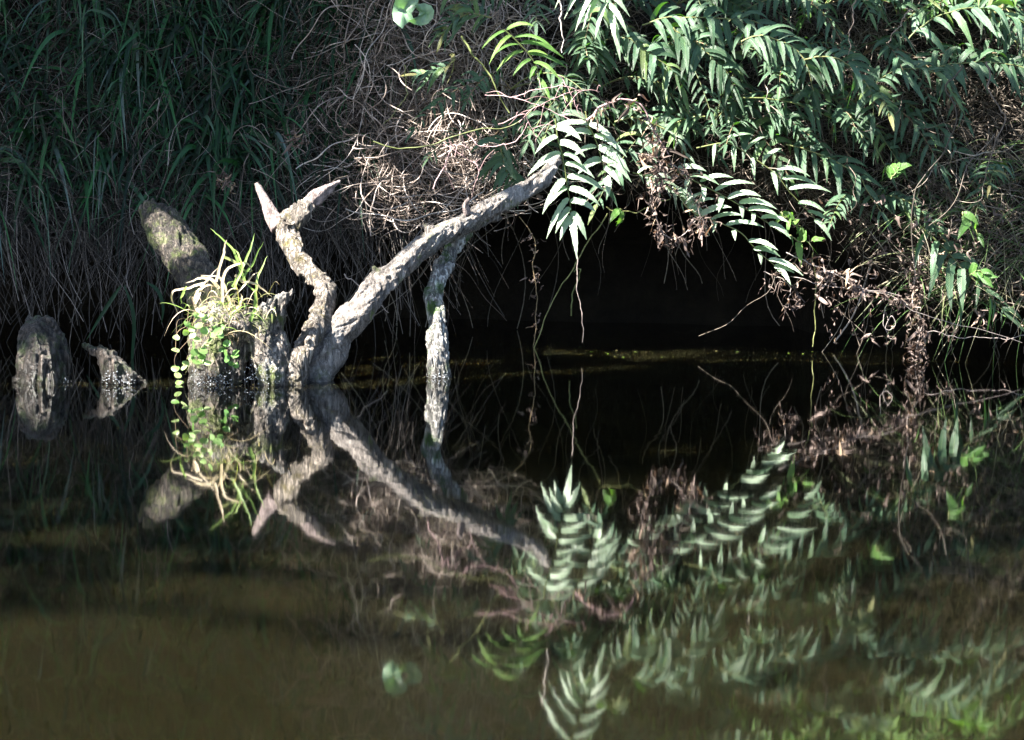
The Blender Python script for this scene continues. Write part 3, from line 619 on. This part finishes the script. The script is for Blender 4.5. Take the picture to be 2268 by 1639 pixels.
tl = [
 ([(1420, 55), (1470, 42), (1541, 38), (1611, 40), (1682, 53), (1724, 91), (1740, 135)], 82, 'teal fern frond arching level across the top of the fern bank', 15, 7.12, 'fern', 0.0),
 ([(1490, 60), (1516, 81), (1559, 109), (1601, 151), (1624, 190)], 84, 'teal fern frond with drooping leaflets below the level arching one', 11, 7.08, 'fern', 0.0),
 ([(1380, 75), (1391, 86), (1444, 120), (1486, 155), (1512, 190)], 78, 'teal fern frond slanting down right of the top hanging frond', 11, 7.05, 'fern', 0),
 ([(1306, 70), (1314, 92), (1319, 130), (1324, 160)], 66, 'small shaded fern frond hanging under the brightly lit top frond', 8, 7.15, 'fern', 0),
 ([(1640, 215), (1717, 222), (1787, 236), (1857, 271), (1928, 309), (1962, 372)], 66, 'long pale stalked fern frond sloping right over the dark gap', 13, 7.1, 'fern', 0.04),
 ([(1740, 320), (1800, 335), (1893, 383), (1921, 422), (1950, 470)], 72, 'dull teal fern frond hanging right of the sunlit arching one', 11, 7.12, 'fern', 0),
 ([(2040, 500), (2104, 565), (2156, 618), (2191, 655), (2225, 690)], 96, 'long leaved teal fern frond hanging low at the right edge', 8, 7.1, 'fern', 0),
 ([(2010, 90), (2068, 40), (2120, 22), (2190, 22), (2268, 50), (2330, 110)], 84, 'fern frond arching across the top right corner', 13, 7.15, 'fern', 0.04),
 ([(2060, 165), (2097, 142), (2180, 138), (2268, 150), (2330, 180)], 80, 'fern frond reaching level to the right edge below the corner', 12, 7.1, 'fern', 0),
 ([(1900, 220), (1960, 170), (2020, 150), (2080, 165), (2110, 205)], 70, 'grey green fern frond curving over between the two hanging vines', 11, 7.05, 'fern', 0.0),
 ([(1780, 130), (1840, 128), (1890, 150), (1925, 200), (1935, 255)], 80, 'teal fern frond curving down in the middle of the fern bank', 11, 7.0, 'fern', 0),
 ([(1120, 300), (1110, 330), (1120, 370), (1135, 410)], 70, 'dull shaded fern frond behind the upper part of the slanting log', 9, 7.1, 'fern', 0),
 ([(1010, 130), (985, 150), (955, 160), (925, 165)], 56, 'small green fern frond pointing left above the dry tangle', 8, 7.15, 'fern', 0),
 ([(1090, 40), (1050, 30), (1010, 45), (985, 75)], 60, 'green fern frond bending left beside the big round leaf', 9, 7.2, 'fern', 0),
 ([(1560, 260), (1520, 262), (1470, 290), (1430, 330)], 64, 'shaded fern frond bending left above the hollow', 10, 7.12, 'fern', 0),
 ([(1360, 270), (1410, 262), (1470, 285), (1510, 325), (1530, 360)], 60, 'fern frond behind the withered arching stem', 10, 7.1, 'fern_sunlit', 0.03),
 ([(1400, 380), (1450, 400), (1500, 430), (1545, 480)], 62, 'sunlit fern frond among the crumpled leaves over the hollow', 9, 7.0, 'fern_sunlit', 0.09),
 ([(1640, 90), (1690, 80), (1750, 100), (1790, 150), (1800, 200)], 78, 'teal fern frond bending down right of the level arching one', 11, 7.0, 'fern', 0),
]
for c_, Lp, lab, n_, d_, mt, lt in tl:
    make_frond('fern_frond', c_, Lp*0.88, lab, mt, n=int(n_*1.25), d=d_, light=lt or None, wr=0.10, angs=(1.0, 0.45) if mt == 'fern_sunlit' else (0.75, 0.2), sides=(1, 0.6) if mt == 'fern_sunlit' else (1, 1), droop=0.10 if mt == 'fern_sunlit' else 0.28, jit=0.22, curl=0.12)
# small bright sprigs
make_frond('leafy_sprig', [(1375, 462), (1378, 476), (1379, 488)], 34, 'small bright green sprig hanging alone in front of the dark hollow', 'fern_bright', n=2, d=7.0, light=0.05, cat='sprig', wr=0.22, tipL=0.06)
for c_, lab in (([(1730, 470), (1750, 490), (1775, 505)], 'small bright green sprig at the tip of the sunlit frond'), ([(1745, 520), (1775, 535), (1800, 532)], 'bright green feathery sprig above the drooping dry stem'),
                ([(1975, 395), (1985, 380), (1990, 370)], 'tiny green sprig beside the pale looping vine'), ([(2130, 470), (2150, 495), (2165, 520)], 'bright green leafy sprig in the grass on the right'),
                ([(2150, 610), (2165, 600), (2185, 615)], 'green leafy sprig behind the low right fern')):
    make_frond('leafy_sprig', c_, 34, lab, 'fern_bright', n=4, d=6.98, light=0.04, cat='sprig', wr=0.2, ang=0.5, jit=0.3)

# filler fern plants: each a plant with several fronds
def fern_plant(px, py, d, label, group=None, nf=5, mat='fern', size=1.0, seed=0, bias=0.4):
    r = np.random.RandomState(seed); root = P(px, py, d); e = empty('fern_plant', root); tag(e, label, 'fern', group)
    for k_ in range(nf):
        az = -math.pi/2 + (k_-(nf-1)/2)*0.75 + r.randn()*0.3 + bias
        L = (0.30+0.22*r.rand())*size; up = 0.45+0.5*r.rand()
        t = np.linspace(0, 1, 22)[:, None]
        d0 = unit(vec(math.cos(az)*1.2, math.sin(az)*0.55, up*0.8)); path = root+d0*L*t+vec(0, 0, -1)*L*(0.55+0.6*r.rand())*t**2
        lf = frond(path, (0.060+0.045*r.rand())*size, wr=0.085+0.03*r.rand(), n=12, K=11, nrm=(0, -0.55, 0.85), seed=seed*17+k_, droop=0.25, start=0.2, jit=0.28, ang=0.34, curl=0.14)
        mb = MB(); leaf_to(mb, lf); fo = mb.build('frond', M[mat], e)
        mb = MB(); mb.strands(path[None], np.linspace(0.0028, 0.001, 22)[None], 4); st = mb.build('stalk', M['brownstalk' if r.rand() < .4 else 'stalk'], None, origin=root); st.location = (0, 0, 0); st.parent = fo
rows = [('along the top edge', [1190, 1330, 1500, 1670, 1830, 1990, 2120, 2230], 0, 7.36),
        ('in the row below the top edge', [1260, 1420, 1580, 1740, 1890, 2150], 120, 7.30),
        ('in the middle of the fern bank', [1130, 1330, 1560, 1730, 1880], 225, 7.25),
        ('just above the dark hollow', [1090, 1400, 1640, 1820], 310, 7.27),
        ('low on the right bank', [1900, 2220], 430, 7.22)]
ords = ['first', 'second', 'third', 'fourth', 'fifth', 'sixth', 'seventh', 'eighth', 'ninth']
sd = 1
for nm, xs, yy, dd in rows:
    for k_, xx in enumerate(xs):
        sd += 1; r = np.random.RandomState(sd)
        fern_plant(xx+r.randn()*14, yy+r.randn()*18, dd, '%s fern plant from the left %s, dull green' % (ords[k_], nm), 'ferns growing over the right bank', nf=3 if 'hollow' in nm or 'low' in nm else 4, seed=sd, size=0.85 if 'low' in nm else 1.0, mat='fern' if not (xx > 2120 and yy < 60) else 'fern_bright')
for k_ in range(9):   # above the frame: only their reflection shows
    sd += 1; fern_plant(1150+k_*140, -120, 7.45, 'fern plant above the top edge, seen only mirrored in the water', 'ferns above the picture', nf=5, seed=sd, mat='fern_bright' if k_ > 3 else 'fern')

# ------------------------------------------------------------------ vines and stems (traced)
def vine(name, ctrl, d, label, mat, r0, r1, cat='vine', wob=0.006, k=40, light=None, leaves=0, lsize=(0.03, 0.07)):
    p = smooth_path(PP(ctrl, d), k, wob, seed=int(ctrl[0][0]))
    rad = np.linspace(r0, r1, k)[None]
    if leaves:
        e = empty(name, p[0]); tag(e, label, cat)
        mb = MB(); mb.strands(p[None], rad, 5); mb.build('stem', M[mat], e)
        mb = MB(); dead_leaves(mb, p[3:], int(leaves*1.5), lsize, 0.013, 1.0); mb.build('withered_leaves', M['deadleaf'], e)
    else:
        mb = MB(); mb.strands(p[None], rad, 5); tag(mb.build(name, M[mat], origin=p[0]), label, cat)
    if light: lit(p[::4], light)
    return p
vine('hanging_root', [(1276, 560), (1280, 610), (1279, 650), (1288, 690), (1292, 720), (1289, 757)], 7.05, 'single thin root hanging from the tip of the bright fern frond', 'vine', .0020, .0012, 'root', 0.004, light=0.06)
vine('hanging_vine', [(2128, 145), (2118, 165), (2095, 190), (2110, 225), (2115, 270), (2092, 330), (2050, 385), (2025, 440), (2018, 500), (2022, 590)], 6.95, 'pale looping vine hanging down in front of the right thicket', 'under', .0032, .002, k=60)
vine('hanging_vine', [(2185, 135), (2190, 165), (2188, 195), (2215, 235), (2225, 265), (2205, 310), (2195, 350), (2180, 400)], 6.95, 'second pale vine bending down near the right edge', 'under', .0032, .002, k=60)
vine('leaning_stick', [(1945, 528), (1925, 600), (1905, 660), (1880, 715), (1846, 760)], 7.5, 'thin bent stick dipping into the water right of the dark hollow', 'vine', .0042, .003, 'stick', 0.003, light=0.03)
vine('green_stem', [(828, 312), (870, 328), (905, 330), (960, 318), (1010, 300), (1060, 288), (1110, 285), (1160, 262), (1200, 215)], 6.95, 'long green stem lying across the dry tangle', 'stalk', .0026, .0018, 'stem', 0.004, light=0.03)
vine('green_stem', [(893, 140), (900, 175), (898, 210), (880, 245), (848, 271)], 7.0, 'short crooked green stem hooking down below the big round leaf', 'stalk', .0022, .0014, 'stem')
vine('fern_stalk', [(1020, 82), (1045, 115), (1075, 155), (1105, 205), (1125, 250)], 6.95, 'pale broken stalk slanting from upper left towards the pink twigs', 'stalk', .0042, .0022, 'stalk', light=0.05)
vine('withered_stem', [(1297, 268), (1330, 240), (1365, 221), (1390, 220), (1420, 238), (1445, 275), (1462, 310), (1478, 345)], 6.9, 'arching stem carrying crumpled grey leaves above the hollow', 'pink', .0042, .0018, 'stem', leaves=26, light=0.06)
vine('withered_stem', [(1440, 345), (1455, 400), (1445, 440), (1460, 500), (1480, 530), (1515, 520), (1545, 478)], 6.95, 'dry leafy stem looping down over the front of the hollow', 'vine', .0022, .0013, 'stem', leaves=70, light=0.06)
vine('withered_stem', [(1405, 340), (1450, 352), (1500, 372), (1540, 440), (1560, 500)], 6.93, 'clump of crumpled pale leaves right of the sunlit fern', 'vine', .002, .0012, 'stem', leaves=55, light=0.06)
vine('withered_stem', [(1740, 560), (1790, 580), (1830, 600), (1870, 618), (1910, 640), (1990, 655)], 6.98, 'fringed withered frond sloping down right from the lowest sunlit frond', 'vine', .0022, .0012, 'stem', leaves=60, light=0.04)
vine('withered_stem', [(1690, 600), (1725, 615), (1745, 630), (1752, 650), (1742, 678)], 6.98, 'small crumpled leaf cluster hanging at the end of the lowest sunlit frond', 'vine', .002, .0012, 'stem', leaves=22, light=0.04)
vine('hanging_vine', [(2020, 560), (2030, 620), (2018, 670), (2045, 720), (2030, 770), (2045, 815)], 7.15, 'hanging string of curled dead leaves touching the water on the right', 'vine', .003, .002, leaves=120, lsize=(0.03, 0.06), light=0.05)
vine('hanging_vine', [(1150, 478), (1185, 530), (1178, 590), (1192, 650), (1185, 700), (1183, 765)], 7.35, 'dark knotted root strand hanging right of the upright branch', 'brownstalk', .0022, .0016, leaves=20, lsize=(0.02, 0.035))
vine('long_tendril', [(1755, 615), (1830, 630), (1960, 652), (2030, 690), (2130, 720), (2268, 760)], 7.0, 'long thin tendril running down to the right edge near the water', 'vine', .0015, .001, 'tendril')
vine('long_tendril', [(2060, 735), (2120, 745), (2200, 750), (2280, 742)], 7.05, 'thin tendril stretched low over the water at the right edge', 'vine', .0015, .001, 'tendril')
vine('looped_tendril', [(1960, 680), (1956, 715), (1968, 730), (1982, 720), (1975, 700), (1962, 725), (1972, 755)], 7.1, 'little looped tendril left of the curled dead leaves', 'vine', .0012, .0009, 'tendril', 0.002)
for c_, lab in (([(760, 605), (790, 630), (825, 665), (860, 690)], 'short dark twig behind the lower part of the slanting log'), ([(2015, 20), (1990, 60), (1965, 95)], 'dark twig crossing between ferns at upper right'),
                ([(1895, -5), (1885, 60), (1878, 125)], 'straight grey twig hanging from the top edge'), ([(1240, -10), (1243, 40), (1246, 120)], 'thin upright green stalk from the top edge')):
    vine('twig', c_, 7.0, lab, 'tangle', .0026, .0014, 'twig')
# pink twigs
e = empty('pink_twigs', P(1240, 230, 6.9)); tag(e, 'cluster of branching pinkish twigs in front of the ferns above the log', 'twigs')
for c_ in ([(1075, 208), (1130, 217), (1190, 230), (1250, 262), (1297, 270)], [(1130, 215), (1190, 200), (1240, 190), (1290, 205)], [(1150, 270), (1185, 240), (1230, 215), (1300, 200), (1330, 202)], [(1235, 165), (1262, 200), (1275, 235), (1297, 268)],
           [(1105, 275), (1160, 255), (1185, 300), (1188, 315)], [(980, 320), (1020, 340), (1060, 375), (1055, 400)], [(1035, 300), (1060, 320), (1100, 325), (1150, 305), (1170, 272)], [(960, 420), (990, 350), (1010, 320), (1040, 330)]):
    p = smooth_path(PP(c_, 6.88), 30, 0.004, seed=int(c_[0][0])); subs = [p]
    for i_ in range(6, 30, 5):
        a = rs.randn(3)*0.02; subs.append(smooth_path(np.array([p[i_], p[i_]+a+vec(0, 0, .012), p[i_]+a*2.2]), 30))
    mb = MB(); mb.strands(np.array(subs), np.concatenate([[np.linspace(.0021, .001, 30)], np.tile(np.linspace(.0011, .0006, 30), (len(subs)-1, 1))]), 4); mb.build('twig', M['pink'], e); lit(p[::6], 0.035)
# fronds' bare stalks in the dark hollow (curled fiddleheads)
for c_, lab in (([(1345, 470), (1290, 560), (1240, 640), (1180, 770)], 'yellowish bare stalk slanting through the hollow behind the hanging root'), ([(1265, 700), (1272, 640), (1285, 600), (1278, 592), (1272, 602)], 'curled fiddlehead in the dark hollow'),
                ([(1800, 560), (1808, 640), (1800, 770)], 'upright green stalk standing in the right end of the hollow'), ([(1340, 460), (1400, 470), (1480, 440)], 'green stalk crossing level at the top of the hollow')):
    vine('bare_stalk', c_, 7.3, lab, 'stalk', .0028, .002, 'stalk')

# ------------------------------------------------------------------ big round leaf, grass tuft, round-leaved creeper
def disc_leaf(c, rad, nrm, up, seg=14, notch=0.35, cup=0.12, hole=None):
    nrm = unit(nrm); up = unit(up-(up@nrm)*nrm); sd_ = np.cross(up, nrm); v = []; rings = 4
    for a in range(rings+1):
        for q in range(seg):
            an = q*2*math.pi/seg; rr = rad*a/rings*(1-notch*math.exp(-((an-math.pi)/0.35)**2))*(1+0.05*math.sin(3*an+rad*900)); 
            v.append(c+(math.cos(an)*-up+math.sin(an)*sd_)*rr + nrm*cup*rad*(a/rings)**2*(0.6+0.4*math.cos(2*an)))
    f = [(a*seg+q, a*seg+(q+1) % seg, (a+1)*seg+(q+1) % seg, (a+1)*seg+q) for a in range(rings) for q in range(seg)]
    return np.array(v), np.array(f)
e = empty('heart_leaf', P(915, 25, 7.1)); tag(e, 'big round green leaf with holes eaten through its middle, at the top edge', 'leaf')
mb = MB()
def heart_half(pts, c, fx):
    """fan of quads between the outline and an inner rib"""
    pts = PP(pts, 7.1); k = len(pts); cc = P(*c, 7.12)
    pts[:, 1] += 0.012*np.sin(np.arange(k)*1.3)
    mid = (pts+cc)/2-vec(0, 0.006, 0); v = np.concatenate([pts, mid, np.tile(cc, (k, 1))])
    f = [(i_, i_+1, k+i_+1, k+i_) for i_ in range(k-1)]+[(k+i_, k+i_+1, 2*k+i_+1, 2*k+i_) for i_ in range(k-1)]
    mb.add(v, np.array(f), None, np.full(len(v), fx))
heart_half([(924, 12), (928, -6), (918, -20), (895, -24), (878, -8), (872, 10), (868, 28), (871, 45), (883, 57), (892, 64), (897, 54), (908, 46), (916, 42), (912, 30), (924, 12)], (894, 20), 0.35)
heart_half([(925, 10), (940, 6), (955, 12), (962, 24), (960, 40), (948, 52), (932, 57), (918, 54), (903, 46), (914, 43), (926, 38), (928, 26), (921, 17), (920, 11), (925, 10)], (943, 30), 0.3)
mb.build('blade', M['heart'], e)
mb = MB(); mb.strands(smooth_path(PP([(925, 12), (932, -20), (950, -60)], 7.13), 12)[None], np.full((1, 12), .0015), 4); mb.build('leaf_stalk', M['stalk'], e)

e = empty('grass_tuft', P(530, 690, 6.0)); tag(e, 'sunlit tuft of green and straw coloured grass growing on the hollow stump', 'grass tuft')
zz = lambda pts: [(a/2.844, 354.4+b/2.844) for a, b in pts]
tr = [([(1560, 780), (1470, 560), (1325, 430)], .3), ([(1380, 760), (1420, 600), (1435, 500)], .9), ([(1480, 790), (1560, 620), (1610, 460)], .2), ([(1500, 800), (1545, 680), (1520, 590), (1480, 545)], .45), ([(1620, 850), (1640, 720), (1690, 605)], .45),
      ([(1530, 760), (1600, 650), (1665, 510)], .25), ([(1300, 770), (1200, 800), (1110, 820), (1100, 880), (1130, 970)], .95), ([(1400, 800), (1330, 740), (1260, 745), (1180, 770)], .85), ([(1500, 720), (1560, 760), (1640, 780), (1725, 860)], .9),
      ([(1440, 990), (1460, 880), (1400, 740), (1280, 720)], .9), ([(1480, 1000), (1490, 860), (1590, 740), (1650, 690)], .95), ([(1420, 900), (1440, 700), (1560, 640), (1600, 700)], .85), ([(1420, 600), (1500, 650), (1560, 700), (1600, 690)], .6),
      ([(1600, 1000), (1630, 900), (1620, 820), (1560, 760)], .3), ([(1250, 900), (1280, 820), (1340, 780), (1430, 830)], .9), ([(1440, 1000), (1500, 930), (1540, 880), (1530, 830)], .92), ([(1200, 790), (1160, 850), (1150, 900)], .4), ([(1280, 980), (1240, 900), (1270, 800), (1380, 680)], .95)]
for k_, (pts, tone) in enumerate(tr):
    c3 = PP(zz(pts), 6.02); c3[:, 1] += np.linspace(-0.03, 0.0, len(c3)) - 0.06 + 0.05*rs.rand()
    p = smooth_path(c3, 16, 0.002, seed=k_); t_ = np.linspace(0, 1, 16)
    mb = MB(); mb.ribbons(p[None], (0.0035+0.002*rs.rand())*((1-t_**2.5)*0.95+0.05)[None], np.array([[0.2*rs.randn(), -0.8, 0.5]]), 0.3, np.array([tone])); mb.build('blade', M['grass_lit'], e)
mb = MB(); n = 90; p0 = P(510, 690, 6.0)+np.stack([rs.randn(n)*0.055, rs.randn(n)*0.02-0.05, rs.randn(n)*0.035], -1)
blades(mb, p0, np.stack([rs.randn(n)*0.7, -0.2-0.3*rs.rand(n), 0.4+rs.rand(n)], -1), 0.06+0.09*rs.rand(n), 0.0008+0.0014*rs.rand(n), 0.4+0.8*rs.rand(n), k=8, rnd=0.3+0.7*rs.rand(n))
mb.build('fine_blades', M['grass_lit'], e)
e = empty('round_leaved_creeper', P(450, 700, 5.95)); tag(e, 'trailing plant with small round pale green leaves on the front of the hollow stump', 'creeper')
lv = [(1330, 905), (1285, 935), (1240, 975), (1290, 1000), (1180, 1030), (1250, 1040), (1330, 1000), (1400, 1055), (1170, 1085), (1290, 1075), (1340, 1095), (1390, 1105), (1110, 1120), (1240, 1130), (1320, 1140), (1215, 1105), (1105, 1200), (1430, 1155), (1220, 1165), (1280, 1200), (1270, 1235), (1400, 1190), (1420, 1215), (1480, 1230), (1205, 1245), (1170, 1280), (1265, 1270), (1310, 1275), (1235, 1272), (1430, 1250), (1490, 1295), (1455, 1285), (1160, 1305), (1105, 1310), (1120, 1355), (1130, 1405), (1480, 1210), (1350, 1050), (1210, 1060), (1265, 985), (1300, 1165), (1375, 1080), (1225, 1210)]
hub = P(450, 670, 5.98)
for k_, (a, b) in enumerate(lv):
    c = P(a/2.844, 354.4+b/2.844, 5.87+0.03*rs.rand()); mb = MB()
    v, f = disc_leaf(c, 0.0095+0.005*rs.rand(), vec(0.5*rs.randn(), -0.7, 0.75+0.4*rs.randn()), vec(0.5*rs.randn(), 0, 1), notch=0.25, cup=0.25*rs.randn()); mb.add(v, f, None, np.full(len(v), (0.3+0.7*rs.rand()) if a < 1400 else 0.25*rs.rand())); mb.build('leaf', M['round'], e)
    if k_ % 2 == 0:
        mb = MB(); mb.strands(smooth_path(np.array([c, c+vec(0.01*rs.randn(), 0.03, 0.05), (c+hub)/2+rs.randn(3)*0.015]), 10)[None], np.full((1, 10), .0008), 3); mb.build('stem', M['brownstalk'], e)
# long single blades of green grass hanging near the water at left
for k_, (pts, lab) in enumerate((([(268, 632), (230, 690), (190, 755)], 'long green blade slanting down left to the small snag'), ([(275, 632), (292, 680), (297, 730), (292, 800), (292, 845)], 'long green blade hanging straight down to the water'),
                   ([(325, 625), (350, 645), (361, 680), (357, 720)], 'long arching blade hanging left of the hollow stump'))):
    p = smooth_path(PP(pts, 6.6 if k_ < 3 else 6.85), 16); t_ = np.linspace(0, 1, 16)
    mb = MB(); mb.ribbons(p[None], (0.0065 if k_ < 3 else 0.010)*(np.minimum(1, t_*3+0.3)*(1-t_**3)+0.04)[None], np.array([[0.3, -0.8, 0.4]]), 0.25, np.array([0.5 if k_ < 3 else 0.97]))
    tag(mb.build('long_grass_blade', M['grass'], origin=p[0]), lab, 'long_grass_blade')
# stray withered clump
for (a, b, lab) in ((500, 400, 'crumpled brown leaf clump at the lower edge of the left grass'), (655, 310, 'crumpled brown leaf clump on the dry tangle left of centre')):
    mb = MB(); c = P(a, b, 6.9); dead_leaves(mb, c[None]+rs.randn(12, 3)*0.012, 26, (0.02, 0.045), 0.01, 0.2); tag(mb.build('dead_leaf_clump', M['deadleaf'], origin=c), lab, 'dead leaves')

# bubbles and droplets at the waterline of the wood
mb = MB()
def bead(c, r):
    v = []; 
    for a in range(4):
        for q in range(6):
            th = (a/3)*math.pi; v.append(c+r*vec(math.sin(th)*math.cos(q*math.pi/3), math.sin(th)*math.sin(q*math.pi/3), math.cos(th)))
    mb.add(np.array(v), np.array([(a*6+q, a*6+(q+1) % 6, (a+1)*6+(q+1) % 6, (a+1)*6+q) for a in range(3) for q in range(6)]))
for (xa, xb, ya, yb, d_, n_) in ((35, 70, 838, 848, 5.83, 40), (110, 160, 835, 848, 5.85, 14), (225, 300, 820, 850, 5.84, 70), (420, 520, 815, 852, 5.9, 130), (540, 620, 790, 850, 5.9, 110), (945, 995, 822, 838, 6.2, 40)):
    for _ in range(n_):
        bead(P(xa+(xb-xa)*rs.rand(), ya+(yb-ya)*rs.rand()**0.6, d_+0.02*rs.rand()), 0.0008+0.0014*rs.rand()**2)
tag(mb.build('water_bubbles', M['foam']), 'glinting bubbles and wet droplets at the foot of the stumps', 'bubbles', kind='stuff')

mb = MB(); n = 46
fx = np.concatenate([1300+600*rs.rand(14), 250+120*rs.rand(14), 1300+700*rs.rand(4)]); fy = np.concatenate([776+16*rs.rand(14), 860+12*rs.rand(14), 776+12*rs.rand(4)])
for a_, b_ in zip(fx, fy):
    ray = P(a_, b_, 1.0)-vec(0, 0, CAM_H); pt = vec(0, 0, CAM_H)+ray*(CAM_H/-ray[2]); an = rs.rand()*6.28; L_ = 0.003+0.006*rs.rand()
    q = pt[None, :]+np.linspace(-1, 1, 5)[:, None]*vec(math.cos(an), math.sin(an), 0)*L_+vec(0, 0, 0.0015)
    mb.ribbons(q[None], L_*0.4*np.array([[.2, .9, 1, .8, .1]]), np.array([[0, 0, 1.]]), 0.1)
tag(mb.build('floating_debris', M['grass_lit']), 'tiny pale leaf scraps floating on the dark water', 'debris', kind='stuff')

# ------------------------------------------------------------------ unseen trees added over the creek, leaves placed to shape sun and shade
lit([P(x, y_, 7.1) for x, y_ in ((2240, 30), (2190, 20), (2140, 60), (2100, 20), (2230, 90))], 0.05)
lit([P(x, y_, 7.0) for x, y_ in ((1500, 30), (1560, 25), (1640, 35), (1480, 130), (1600, 150), (1700, 60), (1840, 250), (1930, 120), (2030, 150), (1800, 130), (2150, 450), (2050, 560), (2200, 520), (1400, 110), (1960, 300), (1560, 90))], 0.022)
lit([P(x, y_, 7.3) for x, y_ in ((1900, -90), (2020, -80), (2150, -100), (2250, -60), (1700, -100))], 0.09)
lit([P(x, y_, 7.2) for x, y_ in ((720, 60), (800, 120), (880, 200), (700, 220), (960, 250), (820, 330), (930, 400), (1010, 380), (760, 420), (860, 470), (1000, 120), (1040, 250), (640, 120), (780, 20), (900, 90))], 0.021)
lit([P(x, y_, 7.2) for x, y_ in ((2240, 10), (2180, 50), (2250, 110), (2120, 10))], 0.10)
LP_ = np.array([p for p, r in LIT]); LR = np.array([r for p, r in LIT])
U1 = unit(np.cross(S, vec(0, 0, 1))); U2 = np.cross(S, U1)
Lq = np.stack([LP_@U1, LP_@U2], -1)
def crown_leaves(src, tmin, tmax, n, size, keep=1.0):
    """leaf positions along the sun's direction from the ground they shade"""
    p = src(n); n = len(p); pos = p + S*(tmin+(tmax-tmin)*rs.rand(n))[:, None]
    q = np.stack([pos@U1, pos@U2], -1)
    d = np.sqrt(((q[:, None]-Lq[None])**2).sum(-1)); ok = (d > LR[None]+size*0.75).all(1)
    return pos[ok]
def leaf_cloud(mb, pos, size):
    n = len(pos); d = unit(rs.randn(n, 3)); K = 5; t = np.linspace(-.5, .5, K)[None, :, None]; L = (size*(0.7+0.6*rs.rand(n)))[:, None, None]*2
    path = pos[:, None]+d[:, None]*L*t+vec(0, 0, -1)*L*0.3*t**2
    mb.ribbons(path, size*0.42*np.array([.15, .8, 1, .75, .08])[None]*(0.8+0.4*rs.rand(n, 1)), unit(rs.randn(n, 3)+S*1.2), 0.15)
def tree(loc, tips, leafsrc, label, sz):
    e = empty('added_shade_tree', loc); tag(e, label, 'tree', 'unseen trees added to shade the creek')
    loc = vec(*loc); top = loc+vec(-0.3, -0.5, 3.2)
    mb = MB(); p = smooth_path(np.array([loc-vec(0, 0, .3), loc+vec(.1, -.05, 1.2), top, top+vec(0.1, -0.5, 1.6)]), 16); mb.strands(p[None], np.linspace(0.16, 0.05, 16)[None], 10); mb.build('trunk', M['w_stump'], e)
    for tp in tips:
        mb = MB(); tp = vec(*tp); p = smooth_path(np.array([top-vec(0, 0, .6), (top+tp)/2+vec(0, 0, .35), tp]), 16, 0.05, seed=int(abs(tp[0])*10))
        ok = True
        mb.strands(p[None], np.linspace(0.05, 0.012, 16)[None], 7); mb.build('limb', M['w_stump'], e)
    mb = MB(); leaf_cloud(mb, leafsrc, sz); mb.build('crown', M['crown'], e)
def src_box(x0, x1, z0, z1, dens):
    def f(n):
        x = x0+(x1-x0)*rs.rand(n); z = z0+(z1-z0)*rs.rand(n); k = rs.rand(n) < dens(x, z); x, z = x[k], z[k]
        k = rs.rand(len(x)) < np.clip(1+(z+0.35)*1.5, 0.1, 1); x, z = x[k], z[k]
        return np.stack([x, np.where(z > 0.3, YB(x, z)-0.15, 6.0+z*3), np.maximum(z, 0)], -1)
    return f
denL = lambda x, z: np.interp(x, [-3.5, -1.0, -0.7, -0.4, 0.2], [1, 1, 0.75, 0.15, 0.10])
denR = lambda x, z: np.interp(x, [-0.2, 0.2, 0.6, 1.5, 2.6], [0.4, 0.85, 0.92, 0.92, 0.85])*np.where(z < 0.35, 2.0, 1.0)
posL = crown_leaves(src_box(-3.8, 0.2, -0.1, 2.6, denL), 3.6, 5.2, 26000, 0.06)
def src_water(n):
    x = -4+8.5*rs.rand(n); y_ = 2.6+6.0*rs.rand(n); k = rs.rand(n) < np.clip((y_-2.6)/3.0, 0, 1)*np.where(x < 2, 1, 0.8); return np.stack([x[k], y_[k], 0*x[k]], -1)
posW = crown_leaves(src_water, 9.0, 14.0, 36000, 0.08)
posR = crown_leaves(src_box(-0.2, 2.8, -0.1, 2.4, denR), 3.6, 5.2, 30000, 0.06)
tree((-4.6, 8.6, 2.0), [(-4.4, 5.4, 4.2), (-3.2, 5.2, 4.4), (-3.6, 6.4, 4.6)], posL, 'unseen leafy tree added on the left to shade the left bank', 0.06)
tree((-0.9, 10.4, 2.9), [(-2.2, 6.0, 4.3), (-1.3, 5.6, 4.5), (-0.4, 5.8, 4.2)], posR, 'unseen thin crowned tree added up the bank to dapple the ferns', 0.06)
tree((-7.5, 9.2, 2.2), [(-7.0, 4.6, 9.0), (-5.6, 4.4, 8.2), (-8.4, 3.6, 9.6)], posW, 'unseen tall tree added far left to shade the middle of the creek', 0.08)
# low unseen screen of leaves added to keep skylight off the left grass
n = 9000; pos = np.stack([-3.6+2.4*rs.rand(n)**1.1, 5.6+1.8*rs.rand(n), 2.15+1.0*rs.rand(n)], -1)
q = np.stack([pos@U1, pos@U2], -1); ok = (np.sqrt(((q[:, None]-Lq[None])**2).sum(-1)) > LR[None]+0.04).all(1); pos = pos[ok]
e = empty('added_shade_bush', (-3.2, 8.2, 1.9)); tag(e, 'unseen dense bush added over the left bank to block skylight', 'bush')
mb = MB(); leaf_cloud(mb, pos, 0.06); mb.build('foliage', M['crown'], e)
mb = MB()
for tp in ((-3.2, 6.2, 2.6), (-2.4, 6.6, 2.7), (-1.8, 6.9, 2.5)):
    mb.strands(smooth_path(np.array([vec(-3.2, 8.2, 1.8), (vec(-3.2, 8.2, 1.8)+vec(*tp))/2+vec(0, 0, .4), vec(*tp)]), 12)[None], np.linspace(.03, .008, 12)[None], 6)
mb.build('stems', M['w_stump'], e)
